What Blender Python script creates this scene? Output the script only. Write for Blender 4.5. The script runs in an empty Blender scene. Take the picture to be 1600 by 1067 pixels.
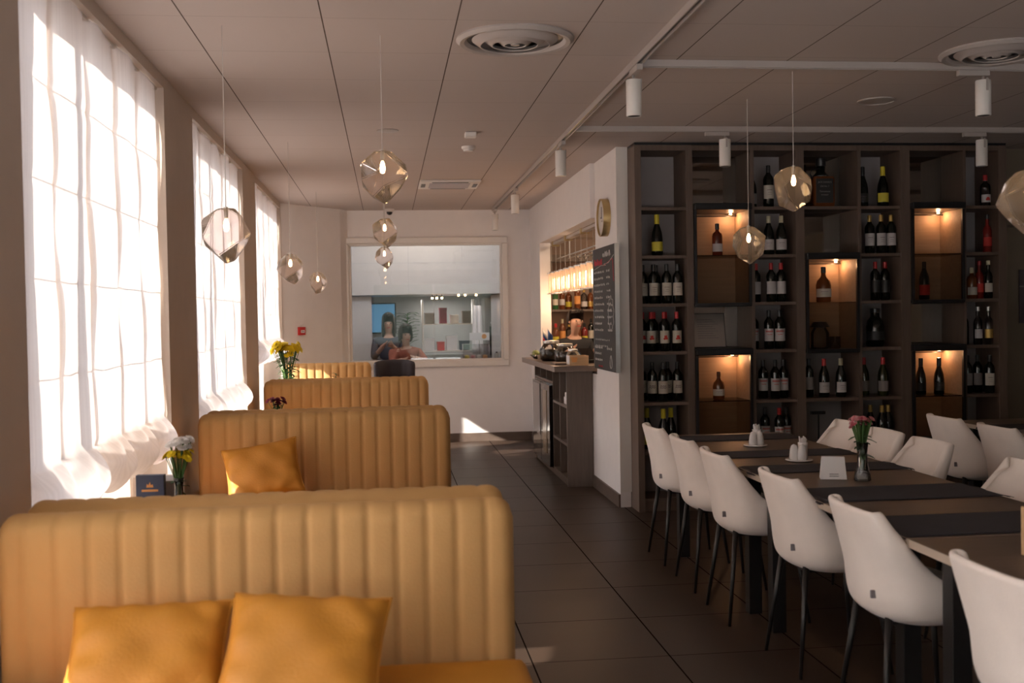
import bpy, bmesh, math, random
from math import sin, cos, pi, radians
from mathutils import Vector, Matrix
random.seed(7)
C = bpy.context.scene
COL = C.collection

# ------------------------------------------------------------------ camera
cd = bpy.data.cameras.new('camera')
cam = bpy.data.objects.new('camera', cd); COL.objects.link(cam)
yaw, pitch, roll = radians(6.58), radians(-1.31), radians(0.96)
F = Vector((sin(yaw)*cos(pitch), cos(yaw)*cos(pitch), sin(pitch)))
R0 = Vector((cos(yaw), -sin(yaw), 0)); U0 = R0.cross(F)
Rv = R0*cos(roll) - U0*sin(roll); Uv = U0*cos(roll) + R0*sin(roll)
M = Matrix((( Rv.x, Uv.x, -F.x, 0), (Rv.y, Uv.y, -F.y, 0), (Rv.z, Uv.z, -F.z, 1.48), (0, 0, 0, 1)))
cam.matrix_world = M
cd.sensor_width = 36; cd.lens = 1690/1600*36; cd.clip_start = .05; cd.clip_end = 200
cd.dof.use_dof = True; cd.dof.focus_distance = 7.0; cd.dof.aperture_fstop = 3.5
C.camera = cam

# ------------------------------------------------------------------ world, sun, exposure
w = bpy.data.worlds.new('world'); C.world = w; w.use_nodes = True
nt = w.node_tree; nt.nodes.clear()
wo = nt.nodes.new('ShaderNodeOutputWorld'); bg = nt.nodes.new('ShaderNodeBackground')
tc = nt.nodes.new('ShaderNodeTexCoord'); sep = nt.nodes.new('ShaderNodeSeparateXYZ'); rp = nt.nodes.new('ShaderNodeValToRGB')
nt.links.new(tc.outputs['Generated'], sep.inputs[0]); nt.links.new(sep.outputs['Z'], rp.inputs[0])
rp.color_ramp.elements[0].color = (.60, .57, .56, 1); rp.color_ramp.elements[0].position = 0.0
rp.color_ramp.elements[1].color = (.72, .78, .92, 1); rp.color_ramp.elements[1].position = .6
nt.links.new(rp.outputs[0], bg.inputs[0]); bg.inputs[1].default_value = 8.0
nt.links.new(bg.outputs[0], wo.inputs[0])
sd = bpy.data.lights.new('sun', 'SUN'); sun = bpy.data.objects.new('sun', sd); COL.objects.link(sun)
sd.energy = 10.0; sd.angle = radians(0.8); sd.color = (1, .91, .80)
el, az = radians(21), radians(24)      # travels towards +x, a little towards +y
sun.rotation_euler = Vector((cos(el)*cos(az), cos(el)*sin(az), -sin(el))).to_track_quat('-Z', 'Y').to_euler()
sun.location = (-8, 0, 8)
def window_light(n, y0, y1, rear=False):           # daylight gathered by a real window opening
    l = bpy.data.lights.new(n, 'AREA'); o = bpy.data.objects.new(n, l); COL.objects.link(o)
    l.shape = 'RECTANGLE'; l.size = 2.3; l.size_y = y1-y0; l.cycles.is_portal = True
    o.location = (-1.45, (y0+y1)/2, 1.5); o.rotation_euler = (0, radians(-90), 0)
    if rear: l.size = y1-y0; l.size_y = 1.9; o.location = ((y0+y1)/2, -3.22, 1.3); o.rotation_euler = (radians(90), 0, 0)
C.view_settings.view_transform = 'Standard'; C.view_settings.look = 'None'
C.view_settings.gamma = 1; C.view_settings.use_curve_mapping = False
C.view_settings.exposure = 1.12
C.cycles.use_denoising = True
C.cycles.max_bounces = 10; C.cycles.diffuse_bounces = 6; C.cycles.glossy_bounces = 4
C.cycles.transparent_max_bounces = 24; C.cycles.transmission_bounces = 6
C.cycles.sample_clamp_indirect = 6; C.cycles.caustics_reflective = False; C.cycles.caustics_refractive = False

def lamp(n, kind, loc, e, col=(1, .72, .42), size=.03, parent=None, rot=None, **k):
    l = bpy.data.lights.new(n, kind); l.energy = e; l.color = col
    if kind == 'AREA': l.size = size
    else: l.shadow_soft_size = size
    for a, b in k.items(): setattr(l, a, b)
    o = bpy.data.objects.new(n, l); COL.objects.link(o); o.location = loc
    if rot: o.rotation_euler = rot
    if parent: o.parent = parent
    return o

# ------------------------------------------------------------------ materials
def sock(b, *names):
    for n in names:
        if n in b.inputs: return b.inputs[n]
def mat(name, col, rough=.6, metal=0, spec=.5, noise=0, nscale=8, bump=0, bscale=40, sheen=0, emit=None, estr=0,
        stretch=(1, 1, 1), col2=None, alpha=1, coat=0, trans=0, ior=1.45, speckle=None):
    m = bpy.data.materials.new(name); m.use_nodes = True; t = m.node_tree; b = t.nodes['Principled BSDF']
    b.inputs['Base Color'].default_value = (*col, 1); b.inputs['Roughness'].default_value = rough
    b.inputs['Metallic'].default_value = metal; sock(b, 'Specular IOR Level').default_value = spec
    if sheen: sock(b, 'Sheen Weight').default_value = sheen; sock(b, 'Sheen Roughness').default_value = .4; sock(b, 'Sheen Tint').default_value = (*[min(1, c*1.6) for c in col], 1)
    if coat: sock(b, 'Coat Weight').default_value = coat
    if trans: sock(b, 'Transmission Weight').default_value = trans; b.inputs['IOR'].default_value = ior
    if emit: sock(b, 'Emission Color').default_value = (*emit, 1); sock(b, 'Emission Strength').default_value = estr
    tcn = t.nodes.new('ShaderNodeTexCoord'); mp = t.nodes.new('ShaderNodeMapping')
    mp.inputs['Scale'].default_value = stretch; t.links.new(tcn.outputs['Object'], mp.inputs[0])
    if noise or col2:
        n = t.nodes.new('ShaderNodeTexNoise'); n.inputs['Scale'].default_value = nscale; n.inputs['Detail'].default_value = 5
        t.links.new(mp.outputs[0], n.inputs['Vector'])
        r = t.nodes.new('ShaderNodeValToRGB'); r.color_ramp.elements[0].position = .3; r.color_ramp.elements[1].position = .7
        c2 = col2 or tuple(min(1, c*(1+noise)) for c in col); c1 = col if col2 else tuple(c*(1-noise) for c in col)
        r.color_ramp.elements[0].color = (*c1, 1); r.color_ramp.elements[1].color = (*c2, 1)
        t.links.new(n.outputs['Fac'], r.inputs[0]); t.links.new(r.outputs[0], b.inputs['Base Color'])
    if bump:
        n2 = t.nodes.new('ShaderNodeTexNoise'); n2.inputs['Scale'].default_value = bscale; n2.inputs['Detail'].default_value = 4
        t.links.new(mp.outputs[0], n2.inputs['Vector'])
        bp = t.nodes.new('ShaderNodeBump'); bp.inputs['Strength'].default_value = bump; bp.inputs['Distance'].default_value = .01
        t.links.new(n2.outputs['Fac'], bp.inputs['Height']); t.links.new(bp.outputs[0], b.inputs['Normal'])
    return m
def glassy(name, tint, gloss=1.0, rough=.02, blend=.5, scatter=0):
    """thin glass: tinted see-through plus fresnel reflection"""
    m = bpy.data.materials.new(name); m.use_nodes = True; t = m.node_tree; t.nodes.clear()
    o = t.nodes.new('ShaderNodeOutputMaterial'); tr = t.nodes.new('ShaderNodeBsdfTransparent'); gl = t.nodes.new('ShaderNodeBsdfGlossy')
    tr.inputs[0].default_value = (*tint, 1); gl.inputs['Roughness'].default_value = rough; gl.inputs[0].default_value = (gloss, gloss, gloss, 1)
    lw = t.nodes.new('ShaderNodeFresnel'); lw.inputs[0].default_value = blend
    mx = t.nodes.new('ShaderNodeMixShader'); t.links.new(lw.outputs[0], mx.inputs[0])
    t.links.new(tr.outputs[0], mx.inputs[1]); t.links.new(gl.outputs[0], mx.inputs[2])
    last = mx
    if scatter:
        df = t.nodes.new('ShaderNodeBsdfTranslucent'); df.inputs[0].default_value = (.8, .74, .7, 1)
        d2 = t.nodes.new('ShaderNodeBsdfDiffuse'); d2.inputs[0].default_value = (.75, .68, .64, 1)
        a = t.nodes.new('ShaderNodeMixShader'); t.links.new(df.outputs[0], a.inputs[1]); t.links.new(d2.outputs[0], a.inputs[2])
        m2 = t.nodes.new('ShaderNodeMixShader'); m2.inputs[0].default_value = scatter
        t.links.new(mx.outputs[0], m2.inputs[1]); t.links.new(a.outputs[0], m2.inputs[2]); last = m2
    t.links.new(last.outputs[0], o.inputs[0])
    return m
def tiles(name, col, grout, sx, sy, ox, oy, gx, gy, rough=.6, vary=.06, bump=.0, mott=.1, gcol_y=None, spec=.5):
    """rectangular tiling from object x,y with separate joint widths"""
    m = bpy.data.materials.new(name); m.use_nodes = True; t = m.node_tree; b = t.nodes['Principled BSDF']; L = t.links.new
    b.inputs['Roughness'].default_value = rough; sock(b, 'Specular IOR Level').default_value = spec
    tcn = t.nodes.new('ShaderNodeTexCoord'); sp = t.nodes.new('ShaderNodeSeparateXYZ'); L(tcn.outputs['Object'], sp.inputs[0])
    def mth(op, a, bb):
        n = t.nodes.new('ShaderNodeMath'); n.operation = op
        for i, v in enumerate((a, bb)):
            if v is None: continue
            if isinstance(v, (int, float)): n.inputs[i].default_value = v
            else: L(v, n.inputs[i])
        return n.outputs[0]
    def axis(o, off, s, g):
        q = mth('DIVIDE', mth('SUBTRACT', o, off), s)
        fl = mth('FLOOR', q, None); fr = mth('FRACT', q, None)
        d = mth('MULTIPLY', mth('MINIMUM', fr, mth('SUBTRACT', 1.0, fr)), s)
        return fl, mth('LESS_THAN', d, g)
    fx, lx = axis(sp.outputs['X'], ox, sx, gx); fy, ly = axis(sp.outputs['Y'], oy, sy, gy)
    cx = t.nodes.new('ShaderNodeCombineXYZ'); L(fx, cx.inputs[0]); L(fy, cx.inputs[1])
    wn = t.nodes.new('ShaderNodeTexWhiteNoise'); L(cx.outputs[0], wn.inputs['Vector'])
    nz = t.nodes.new('ShaderNodeTexNoise'); nz.inputs['Scale'].default_value = 3; nz.inputs['Detail'].default_value = 6; L(tcn.outputs['Object'], nz.inputs['Vector'])
    v = mth('ADD', mth('ADD', 1-vary/2-mott/2, mth('MULTIPLY', wn.outputs['Value'], vary)), mth('MULTIPLY', nz.outputs['Fac'], mott))
    mc = t.nodes.new('ShaderNodeVectorMath'); mc.operation = 'SCALE'; mc.inputs[0].default_value = col; L(v, mc.inputs['Scale'])
    last = mc.outputs[0]
    for mask, gc in ((ly, gcol_y or grout), (lx, grout)):
        mx = t.nodes.new('ShaderNodeMix'); mx.data_type = 'RGBA'; L(mask, mx.inputs[0]); L(last, mx.inputs[6]); mx.inputs[7].default_value = (*gc, 1); last = mx.outputs[2]
    L(last, b.inputs['Base Color'])
    L(mth('MULTIPLY', mth('SUBTRACT', 1.0, mth('MAXIMUM', lx, ly)), spec), sock(b, 'Specular IOR Level'))
    bp = t.nodes.new('ShaderNodeBump'); bp.inputs['Strength'].default_value = .5; bp.inputs['Distance'].default_value = .004
    L(mth('SUBTRACT', 1.0, mth('MAXIMUM', lx, ly)), bp.inputs['Height']); L(bp.outputs[0], b.inputs['Normal'])
    return m

mt = {}
mt['wall'] = mat('warm white wall paint', (.84, .80, .785), .85, bump=.05, bscale=180, noise=.015)
mt['taupe'] = mat('taupe window wall paint', (.60, .52, .46), .85, bump=.05, bscale=180, noise=.02)
mt['grey_wall'] = mat('grey wall behind shelves', (.36, .325, .325), .85, noise=.02)
mt['brown_wall'] = mat('olive brown wall', (.24, .19, .14), .85, noise=.03)
mt['ceil'] = tiles('ceiling tiles', (.54, .465, .43), (.10, .075, .06), .575, .594, -.25, 4.676, .0028, .0013, .95, .03, mott=.03, gcol_y=(.30, .25, .22))
mt['floor'] = tiles('dark brown floor tiles', (.050, .031, .022), (.010, .007, .006), .60, .60, .59, .35, .0035, .0025, .42, .16, mott=.5, spec=.30)
mt['skirt'] = mat('brown stone skirting', (.12, .085, .068), .5, noise=.15)
mt['white'] = mat('white lacquer', (.80, .76, .72), .4, noise=.01)
mt['track'] = mat('white track metal', (.46, .41, .385), .4, noise=.01)
mt['upvc'] = mat('white window frame', (.85, .83, .80), .35, noise=.01)
mt['outside'] = mat('pale concrete forecourt', (.33, .31, .29), .9, noise=.1)
mt['wood'] = mat('taupe oak veneer', (.125, .085, .066), .55, col2=(.155, .108, .083), nscale=6, stretch=(9, 9, .6), bump=.04)
mt['woodtop'] = mat('grey brown oak table top', (.115, .083, .066), .42, col2=(.15, .11, .088), nscale=5, stretch=(1.2, 14, 14), bump=.03)
mt['woodedge'] = mat('pale table edge band', (.52, .42, .33), .5, noise=.04)
mt['woodside'] = mat('counter wood', (.125, .095, .078), .5, col2=(.16, .12, .10), nscale=6, stretch=(9, 9, .7))
mt['niche'] = mat('honey oak niche panel', (.34, .23, .15), .6, col2=(.40, .275, .18), nscale=5, stretch=(.5, 9, 10))
mt['black'] = mat('black metal', (.012, .012, .015), .35, spec=.5, noise=.05)
mt['blackleg'] = mat('black powder coat', (.015, .014, .015), .38, noise=.05)
mt['mirror'] = mat('smoked mirror', (.42, .38, .34), .03, metal=1, noise=.0)
mt['gold'] = mat('gold velvet', (.53, .30, .108), .75, sheen=.15, noise=.09, nscale=3, bump=.12, bscale=140)
mt['goldback'] = mat('gold velvet seen from behind', (.40, .22, .085), .8, sheen=.25, noise=.08, nscale=3, bump=.1, bscale=140)
mt['mustard'] = mat('mustard velvet', (.50, .205, .018), .6, sheen=.18, noise=.12, nscale=4, bump=.12, bscale=120)
mt['cream'] = mat('cream velour', (.93, .835, .77), .85, sheen=.3, noise=.05, nscale=5, bump=.12, bscale=160)
mt['cream2'] = mat('worn cream velour', (.62, .50, .43), .85, sheen=.3, noise=.12, nscale=7, bump=.12, bscale=160)
mt['runner'] = mat('charcoal table runner cloth', (.036, .033, .042), .9, noise=.1, bump=.3, bscale=400)
mt['darkfab'] = mat('dark slate upholstery', (.045, .042, .055), .75, noise=.1, bump=.1, bscale=150)
mt['brass'] = mat('brushed brass', (.55, .41, .20), .32, metal=.9, noise=.05)
mt['dial'] = mat('pale clock dial', (.62, .57, .52), .6, noise=.01)
mt['steel'] = mat('brushed steel', (.55, .55, .55), .3, metal=.9, noise=.04)
mt['chalk'] = mat('blackboard', (.022, .021, .022), .6, noise=.3, nscale=5)
mt['chalkw'] = mat('white chalk', (.60, .58, .56), .9, noise=.1)
mt['chalkr'] = mat('pink red chalk', (.55, .08, .10), .9, noise=.1)
mt['porc'] = mat('white porcelain', (.80, .77, .76), .2, noise=.01)
mt['paper'] = mat('white paper', (.78, .75, .75), .8, noise=.01)
mt['ink'] = mat('grey print', (.22, .2, .22), .8, noise=.02)
mt['navy'] = mat('navy card', (.035, .045, .085), .5, noise=.05)
mt['orange'] = mat('orange print', (.75, .33, .10), .6, noise=.05)
mt['oakbox'] = mat('light oak box', (.60, .38, .20), .5, noise=.08, stretch=(1, 8, 8))
mt['red'] = mat('red plastic', (.50, .02, .02), .4, noise=.03)
mt['redcap'] = mat('red foil', (.55, .02, .025), .35, noise=.05)
mt['yelcap'] = mat('yellow foil', (.72, .60, .03), .4, noise=.05)
mt['goldcap'] = mat('gold foil', (.55, .36, .10), .35, metal=.4, noise=.05)
mt['creamcap'] = mat('cream foil', (.60, .55, .38), .5, noise=.03)
mt['blackcap'] = mat('black foil', (.02, .02, .022), .3, noise=.05)
mt['darkglass'] = mat('dark bottle glass', (.006, .008, .006), .08, spec=.7, noise=.05)
mt['olive'] = mat('olive bottle glass', (.03, .035, .01), .1, spec=.7, noise=.05)
mt['amber'] = mat('amber spirit in glass', (.16, .045, .012), .08, spec=.7, noise=.1)
mt['darkamber'] = mat('deep amber spirit', (.13, .022, .01), .08, spec=.7, noise=.1)
mt['redspirit'] = mat('red spirit in glass', (.22, .02, .015), .08, spec=.7, noise=.1)
mt['greenspirit'] = mat('green bottle', (.03, .12, .035), .1, spec=.7, noise=.1)
mt['clearb'] = glassy('clear bottle glass', (.72, .72, .72), 1, .03, 1.45)
mt['lab'] = mat('ivory bottle label', (.62, .57, .49), .7, noise=.02)
mt['labg'] = mat('grey bottle label', (.30, .27, .26), .7, noise=.02)
mt['labw'] = mat('white bottle label', (.60, .57, .57), .7, noise=.02)
mt['laby'] = mat('yellow bottle label', (.70, .60, .06), .6, noise=.02)
mt['labk'] = mat('black bottle label', (.02, .02, .02), .5, noise=.02)
mt['labink'] = mat('label print', (.16, .11, .12), .7, noise=.02)
mt['labred'] = mat('red emblem', (.60, .04, .03), .7, noise=.02)
mt['pane'] = glassy('window pane glass', (.93, .94, .94), .9, .0, 1.5)
mt['cabglass'] = glassy('smoked cabinet glass', (.86, .83, .80), .6, .01, 1.35)
mt['shade'] = glassy('smoked pendant glass', (.90, .85, .85), .55, .04, 1.4, scatter=.065)
mt['vase'] = glassy('clear vase glass', (.9, .9, .9), 1, .02, 1.6)
mt['cord'] = mat('pale cord', (.55, .50, .46), .6, noise=.02)
mt['bulb'] = mat('glowing bulb', (1, .8, .5), .4, emit=(1, .62, .28), estr=16)
mt['rodglow'] = mat('lit ribbed glass', (.8, .6, .45), .3, emit=(1, .50, .24), estr=.30)
mt['glowcore'] = mat('glowing lamp core', (1, .9, .7), .3, emit=(1, .72, .42), estr=3.0)
mt['stem'] = mat('green stem', (.06, .14, .03), .6, noise=.2)
mt['leaf'] = mat('dark green leaf', (.035, .085, .028), .6, noise=.25)
mt['yel'] = mat('yellow petals', (.85, .68, .02), .7, noise=.08)
mt['whitep'] = mat('white petals', (.82, .80, .78), .7, noise=.03)
mt['burg'] = mat('burgundy petals', (.24, .012, .045), .7, noise=.1)
mt['pink'] = mat('pink and red petals', (.48, .03, .07), .7, col2=(.72, .42, .42), nscale=60)
mt['skin'] = mat('skin', (.48, .28, .20), .55, noise=.04)
mt['hair'] = mat('dark brown hair', (.02, .013, .01), .5, noise=.3, nscale=60, stretch=(1, 1, .1))
mt['tile'] = mat('pale kitchen panel', (.50, .48, .46), .4, noise=.03)
mt['kitchen'] = mat('kitchen steel wall', (.44, .43, .42), .45, metal=.2, noise=.15, nscale=2)
mt['bluereflect'] = mat('blue glow of a pane reflection', (.05, .2, .4), .4, emit=(.14, .36, .58), estr=.20)
mt['greypanel'] = mat('grey panel and painted reflection', (.22, .20, .20), .12, spec=.6, noise=.02)
mt['blackgl'] = mat('black glass', (.01, .01, .012), .06, spec=.7, noise=.02)

# sheer blind cloth: diffuse light goes through it
def cloth(name, c, tr):
    m = bpy.data.materials.new(name); m.use_nodes = True; t = m.node_tree; t.nodes.clear(); L = t.links.new
    o = t.nodes.new('ShaderNodeOutputMaterial'); a = t.nodes.new('ShaderNodeBsdfTranslucent'); d = t.nodes.new('ShaderNodeBsdfDiffuse')
    wv = t.nodes.new('ShaderNodeTexNoise'); wv.inputs['Scale'].default_value = 3; tcn = t.nodes.new('ShaderNodeTexCoord')
    mp = t.nodes.new('ShaderNodeMapping'); mp.inputs['Scale'].default_value = (1, 22, .35); L(tcn.outputs['Object'], mp.inputs[0]); L(mp.outputs[0], wv.inputs['Vector'])
    r = t.nodes.new('ShaderNodeValToRGB'); r.color_ramp.elements[0].color = (c[0]*.80, c[1]*.78, c[2]*.78, 1); r.color_ramp.elements[1].color = (*c, 1)  # darker streaks put into the colour for the shade of folded layers
    L(wv.outputs['Fac'], r.inputs[0]); L(r.outputs[0], a.inputs[0]); L(r.outputs[0], d.inputs[0])
    mx = t.nodes.new('ShaderNodeMixShader'); mx.inputs[0].default_value = tr; L(d.outputs[0], mx.inputs[1]); L(a.outputs[0], mx.inputs[2])
    L(mx.outputs[0], o.inputs[0]); return m
mt['blind'] = cloth('sheer white blind cloth', (.90, .84, .815), .225)
mt['blindtape'] = cloth('beige gathering tape', (.90, .80, .72), .72)
mt['sheer2'] = cloth('tan sheer under-curtain', (.70, .56, .45), .5)

# ------------------------------------------------------------------ mesh builder
class MB:
    def __init__(s): s.v = []; s.f = []
    def add(s, vs, fs):
        n = len(s.v); s.v += [tuple(p) for p in vs]; s.f += [tuple(i+n for i in f) for f in fs]; return s
    def box(s, x0, x1, y0, y1, z0, z1):
        vs = [(x, y, z) for z in (z0, z1) for y in (y0, y1) for x in (x0, x1)]
        return s.add(vs, [(0, 2, 3, 1), (4, 5, 7, 6), (0, 1, 5, 4), (2, 6, 7, 3), (0, 4, 6, 2), (1, 3, 7, 5)])
    def lathe(s, prof, seg=16, c=(0, 0, 0), sx=1, sy=1):
        vs = []; fs = []; n = len(prof)
        for (r, z) in prof:
            for k in range(seg):
                a = 2*pi*k/seg; vs.append((c[0]+r*sx*cos(a), c[1]+r*sy*sin(a), c[2]+z))
        for i in range(n-1):
            for k in range(seg):
                k2 = (k+1) % seg; fs.append((i*seg+k, i*seg+k2, (i+1)*seg+k2, (i+1)*seg+k))
        if prof[0][0] > 1e-5: fs.append(tuple(range(seg-1, -1, -1)))
        if prof[-1][0] > 1e-5: fs.append(tuple((n-1)*seg+k for k in range(seg)))
        return s.add(vs, fs)
    def tube(s, pts, r, seg=8):
        pts = [Vector(p) for p in pts]; rs = r if isinstance(r, (list, tuple)) else [r]*len(pts); vs = []; fs = []
        for i, p in enumerate(pts):
            d = (pts[min(i+1, len(pts)-1)]-pts[max(i-1, 0)]).normalized()
            a = d.cross(Vector((0, 0, 1)) if abs(d.z) < .9 else Vector((1, 0, 0))).normalized(); b = d.cross(a)
            for k in range(seg):
                t = 2*pi*k/seg; vs.append(p+a*rs[i]*cos(t)+b*rs[i]*sin(t))
        for i in range(len(pts)-1):
            for k in range(seg):
                k2 = (k+1) % seg; fs.append((i*seg+k, i*seg+k2, (i+1)*seg+k2, (i+1)*seg+k))
        fs.append(tuple(range(seg-1, -1, -1))); fs.append(tuple((len(pts)-1)*seg+k for k in range(seg)))
        return s.add(vs, fs)
    def grid(s, fn, nu, nv, close_u=False):
        vs = [fn(i/nu, j/nv) for j in range(nv+1) for i in range(nu+1)]
        return s.add(vs, [(j*(nu+1)+i, j*(nu+1)+i+1, (j+1)*(nu+1)+i+1, (j+1)*(nu+1)+i) for j in range(nv) for i in range(nu)])
    def prism(s, poly, z0, z1):
        n = len(poly); vs = [(x, y, z0) for x, y in poly]+[(x, y, z1) for x, y in poly]
        return s.add(vs, [tuple(range(n-1, -1, -1)), tuple(range(n, 2*n))]+[(i, (i+1) % n, (i+1) % n+n, i+n) for i in range(n)])
    def xf(s, m, start=0):
        for i in range(start, len(s.v)): s.v[i] = tuple(m @ Vector(s.v[i]))
        return s
    def build(s, name, m, parent=None, smooth=False, bevel=0, subsurf=0, solid=0, label=None, loc=None, seg=2):
        me = bpy.data.meshes.new(name); me.from_pydata(s.v, [], s.f); me.validate(); me.update()
        bm = bmesh.new(); bm.from_mesh(me); bmesh.ops.recalc_face_normals(bm, faces=bm.faces); bm.to_mesh(me); bm.free()
        me.materials.append(mt[m] if isinstance(m, str) else m)
        if smooth:
            for p in me.polygons: p.use_smooth = True
            if smooth == 'auto':
                me.set_sharp_from_angle(angle=radians(38))
        o = bpy.data.objects.new(name, me); COL.objects.link(o)
        if parent is not None: o.parent = parent
        if loc: o.location = loc
        if solid:
            q = o.modifiers.new('solidify', 'SOLIDIFY'); q.thickness = solid; q.offset = -1 if solid > 0 else 1; q.thickness = abs(solid)
        if bevel:
            q = o.modifiers.new('bevel', 'BEVEL'); q.width = bevel; q.segments = seg; q.limit_method = 'ANGLE'
        if subsurf:
            q = o.modifiers.new('subsurf', 'SUBSURF'); q.levels = subsurf; q.render_levels = subsurf
        if label: o['label'] = label
        return o
def tag(o, label, cat, group=None, kind=None):
    o['label'] = label; o['category'] = cat
    if group: o['group'] = group
    if kind: o['kind'] = kind
    return o
def thing(name, label, cat, loc=(0, 0, 0), rz=0, group=None):
    o = bpy.data.objects.new(name, None); COL.objects.link(o); o.location = loc; o.rotation_euler = (0, 0, rz); o.empty_display_size = .1
    return tag(o, label, cat, group)
def struct(name, mb, m, **k):
    o = mb.build(name, m, **k); o['kind'] = 'structure'; return o
def kids(o): return [c for c in bpy.data.objects if c.parent == o]
TREE = {}
def tree(o): return (o, [tree(c) for c in kids(o)])
def dup(t, loc=None, rz=None, label=None, group=None, parent=None):
    o, ch = t; c = o.copy(); COL.objects.link(c)
    if parent is not None: c.parent = parent
    if loc is not None: c.location = loc
    if rz is not None: c.rotation_euler = (0, 0, rz)
    if label: c['label'] = label
    if group: c['group'] = group
    for k in ch: dup(k, parent=c)
    return c
B = lambda *a: MB().box(*a)
H = 2.76

# ------------------------------------------------------------------ SETTING
struct('floor', B(-1.6, 7.2, -3.2, 16.6, -.1, 0), 'floor')
struct('ground', B(-40, -1.6, -30, 40, -.25, -.05), 'outside')
struct('ceiling', B(-1.6, 7.2, -3.2, 12.98, H, H+.12), 'ceil')
WX = -1.13
wins = [(-2.6, -.35), (.49, 2.74), (3.57, 5.82), (6.65, 8.9), (9.74, 11.98)]
ys = [-3.2]+[v for p in wins for v in p]+[13.2]
for i in range(0, len(ys), 2):
    struct('wall_left', B(WX-.3, WX, ys[i], ys[i+1], 0, H), 'taupe')
for (a, b) in wins:
    struct('wall_left', B(WX-.3, WX, a, b, 0, .42), 'taupe')
    struct('wall_left', B(WX-.3, WX, a, b, 2.70, H), 'taupe')
    window_light('daylight', a, b)
RW = [(-.4, 2.9)]
xs = [-1.13]+[v for p in RW for v in p]+[7.0]
for i in range(0, len(xs), 2): struct('wall_back', B(xs[i], xs[i+1], -3.2, -3.0, 0, H), 'wall')
for i, (a, b) in enumerate(RW):
    struct('wall_back', B(a, b, -3.2, -3.0, 0, .20), 'wall'); struct('wall_back', B(a, b, -3.2, -3.0, 2.45, H), 'wall')
    window_light('daylight', a, b, True); m = MB()
    for (p, q, r, s_) in ((a, b, .20, .27), (a, b, 2.38, 2.45), (a, a+.07, .27, 2.38), (b-.07, b, .27, 2.38), ((a+b)/2-.03, (a+b)/2+.03, .27, 2.38)): m.box(p, q, -3.14, -3.07, r, s_)
    wn = struct('window_%d' % (i+7), m, 'upvc', bevel=.006)
    B(a+.07, b-.07, -3.11, -3.104, .27, 2.38).build('pane', 'pane', wn)
hm = MB().grid(lambda u, v: (-30+60*u, -20+.8*sin(37*u)*sin(5*v)+1.5*v, -.2+v*(6.5+.5*sin(53*u)+.9*sin(17*u))), 120, 12)  # hedge added out of view to darken the horizon and block sky light
o = hm.build('sky_block_hedge', mat('far hedge leaves', (.05, .062, .045), .9, noise=.5, nscale=20), smooth=True); tag(o, 'long green hedge outside, added to block sky light, seen only as a reflection', 'sky_block_hedge', None, 'stuff')
struct('wall_right', B(7.0, 7.2, -3.0, 8.4, 0, H), 'brown_wall')
# far wall with the pass-through window; its left piece is chamfered
FY = 12.88
struct('wall_far', MB().prism([(WX, 12.02), (-.52, FY-.16), (-.44, FY), (-.44, FY+.14), (WX, FY+.14)], 0, H), 'wall')
struct('wall_far', B(-.44, 1.72, FY, FY+.14, 0, .96), 'wall')
struct('wall_far', B(-.44, 1.72, FY, FY+.14, 2.37, H), 'wall')
struct('wall_far', B(1.39, 1.72, FY, FY+.14, .96, 2.37), 'wall')
fr = MB()
x0, x1, z0, z1 = -.505, 1.45, .895, 2.44
for (a, b, c, d) in ((x0, x1, z0, z0+.075), (x0, x1, z1-.075, z1), (x0, x0+.075, z0+.075, z1-.075), (x1-.075, x1, z0+.075, z1-.075)):
    fr.box(a, b, FY-.035, FY, c, d)
wf = struct('window_1', fr, 'white', bevel=.012)
f2 = MB()
for (a, b, c, d) in ((-.44, 1.39, .96, .99), (-.44, 1.39, 2.34, 2.37), (-.44, -.405, .99, 2.34), (1.355, 1.39, .99, 2.34)):
    f2.box(a, b, FY+.0, FY+.05, c, d)
f2.build('inner_frame', 'white', wf, bevel=.006)
B(-.41, 1.36, FY+.02, FY+.026, .985, 2.345).build('pane', 'pane', wf)
# service side of the room: wall with the bar opening
struct('wall_bar', B(1.72, 1.84, 9.0, 12.9, 2.3, H), 'wall')
struct('wall_bar', B(1.72, 1.84, 12.05, 12.9, 0, 2.3), 'wall')
struct('wall_bar', B(1.76, 1.84, 9.0, 12.05, 0, .98), 'wall')
struct('wall_pillar', B(1.76, 1.842, 8.14, 9.0, 0, H), 'wall')
struct('trim_1', B(1.757, 1.846, 8.125, 8.14, 0.12, H), 'white')
struct('wall_shelf', B(1.842, 7.0, 8.27, 8.41, 0, H), 'grey_wall')
struct('wall_brown', B(4.83, 7.0, 8.2, 8.268, 0, H), 'brown_wall')
struct('trim_2', B(4.83, 7.0, 8.185, 8.2, 2.13, 2.15), 'wood')
struct('baseboard_right', B(1.745, 1.76, 8.14, 9.19, 0, .10), 'skirt')
struct('baseboard_right', B(1.705, 1.72, 11.35, 12.86, 0, .10), 'skirt')
struct('baseboard_far', B(-.4, 1.705, FY-.015, FY, 0, .10), 'skirt')
# bar room shell
struct('wall_bar_back', B(1.84, 5.2, 12.9, 13.0, 0, H), mat('bar back wall', (.36, .27, .21), .7, noise=.05))
struct('wall_bar_side', B(5.2, 5.3, 8.41, 13.0, 0, H), 'wall')
# kitchen behind the pass-through window
struct('wall_kitchen_back', B(-1.6, 2.6, 16.4, 16.5, 0, 3.0), 'kitchen')
struct('wall_kitchen_left', B(-1.7, -1.6, 13.02, 16.4, 0, 3.0), 'kitchen')
struct('wall_kitchen_right', B(2.6, 2.7, 13.02, 16.4, 0, 3.0), 'tile')
struct('ceiling_kitchen', B(-1.7, 2.7, 13.02, 16.5, 3.0, 3.1), 'white')

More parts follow.
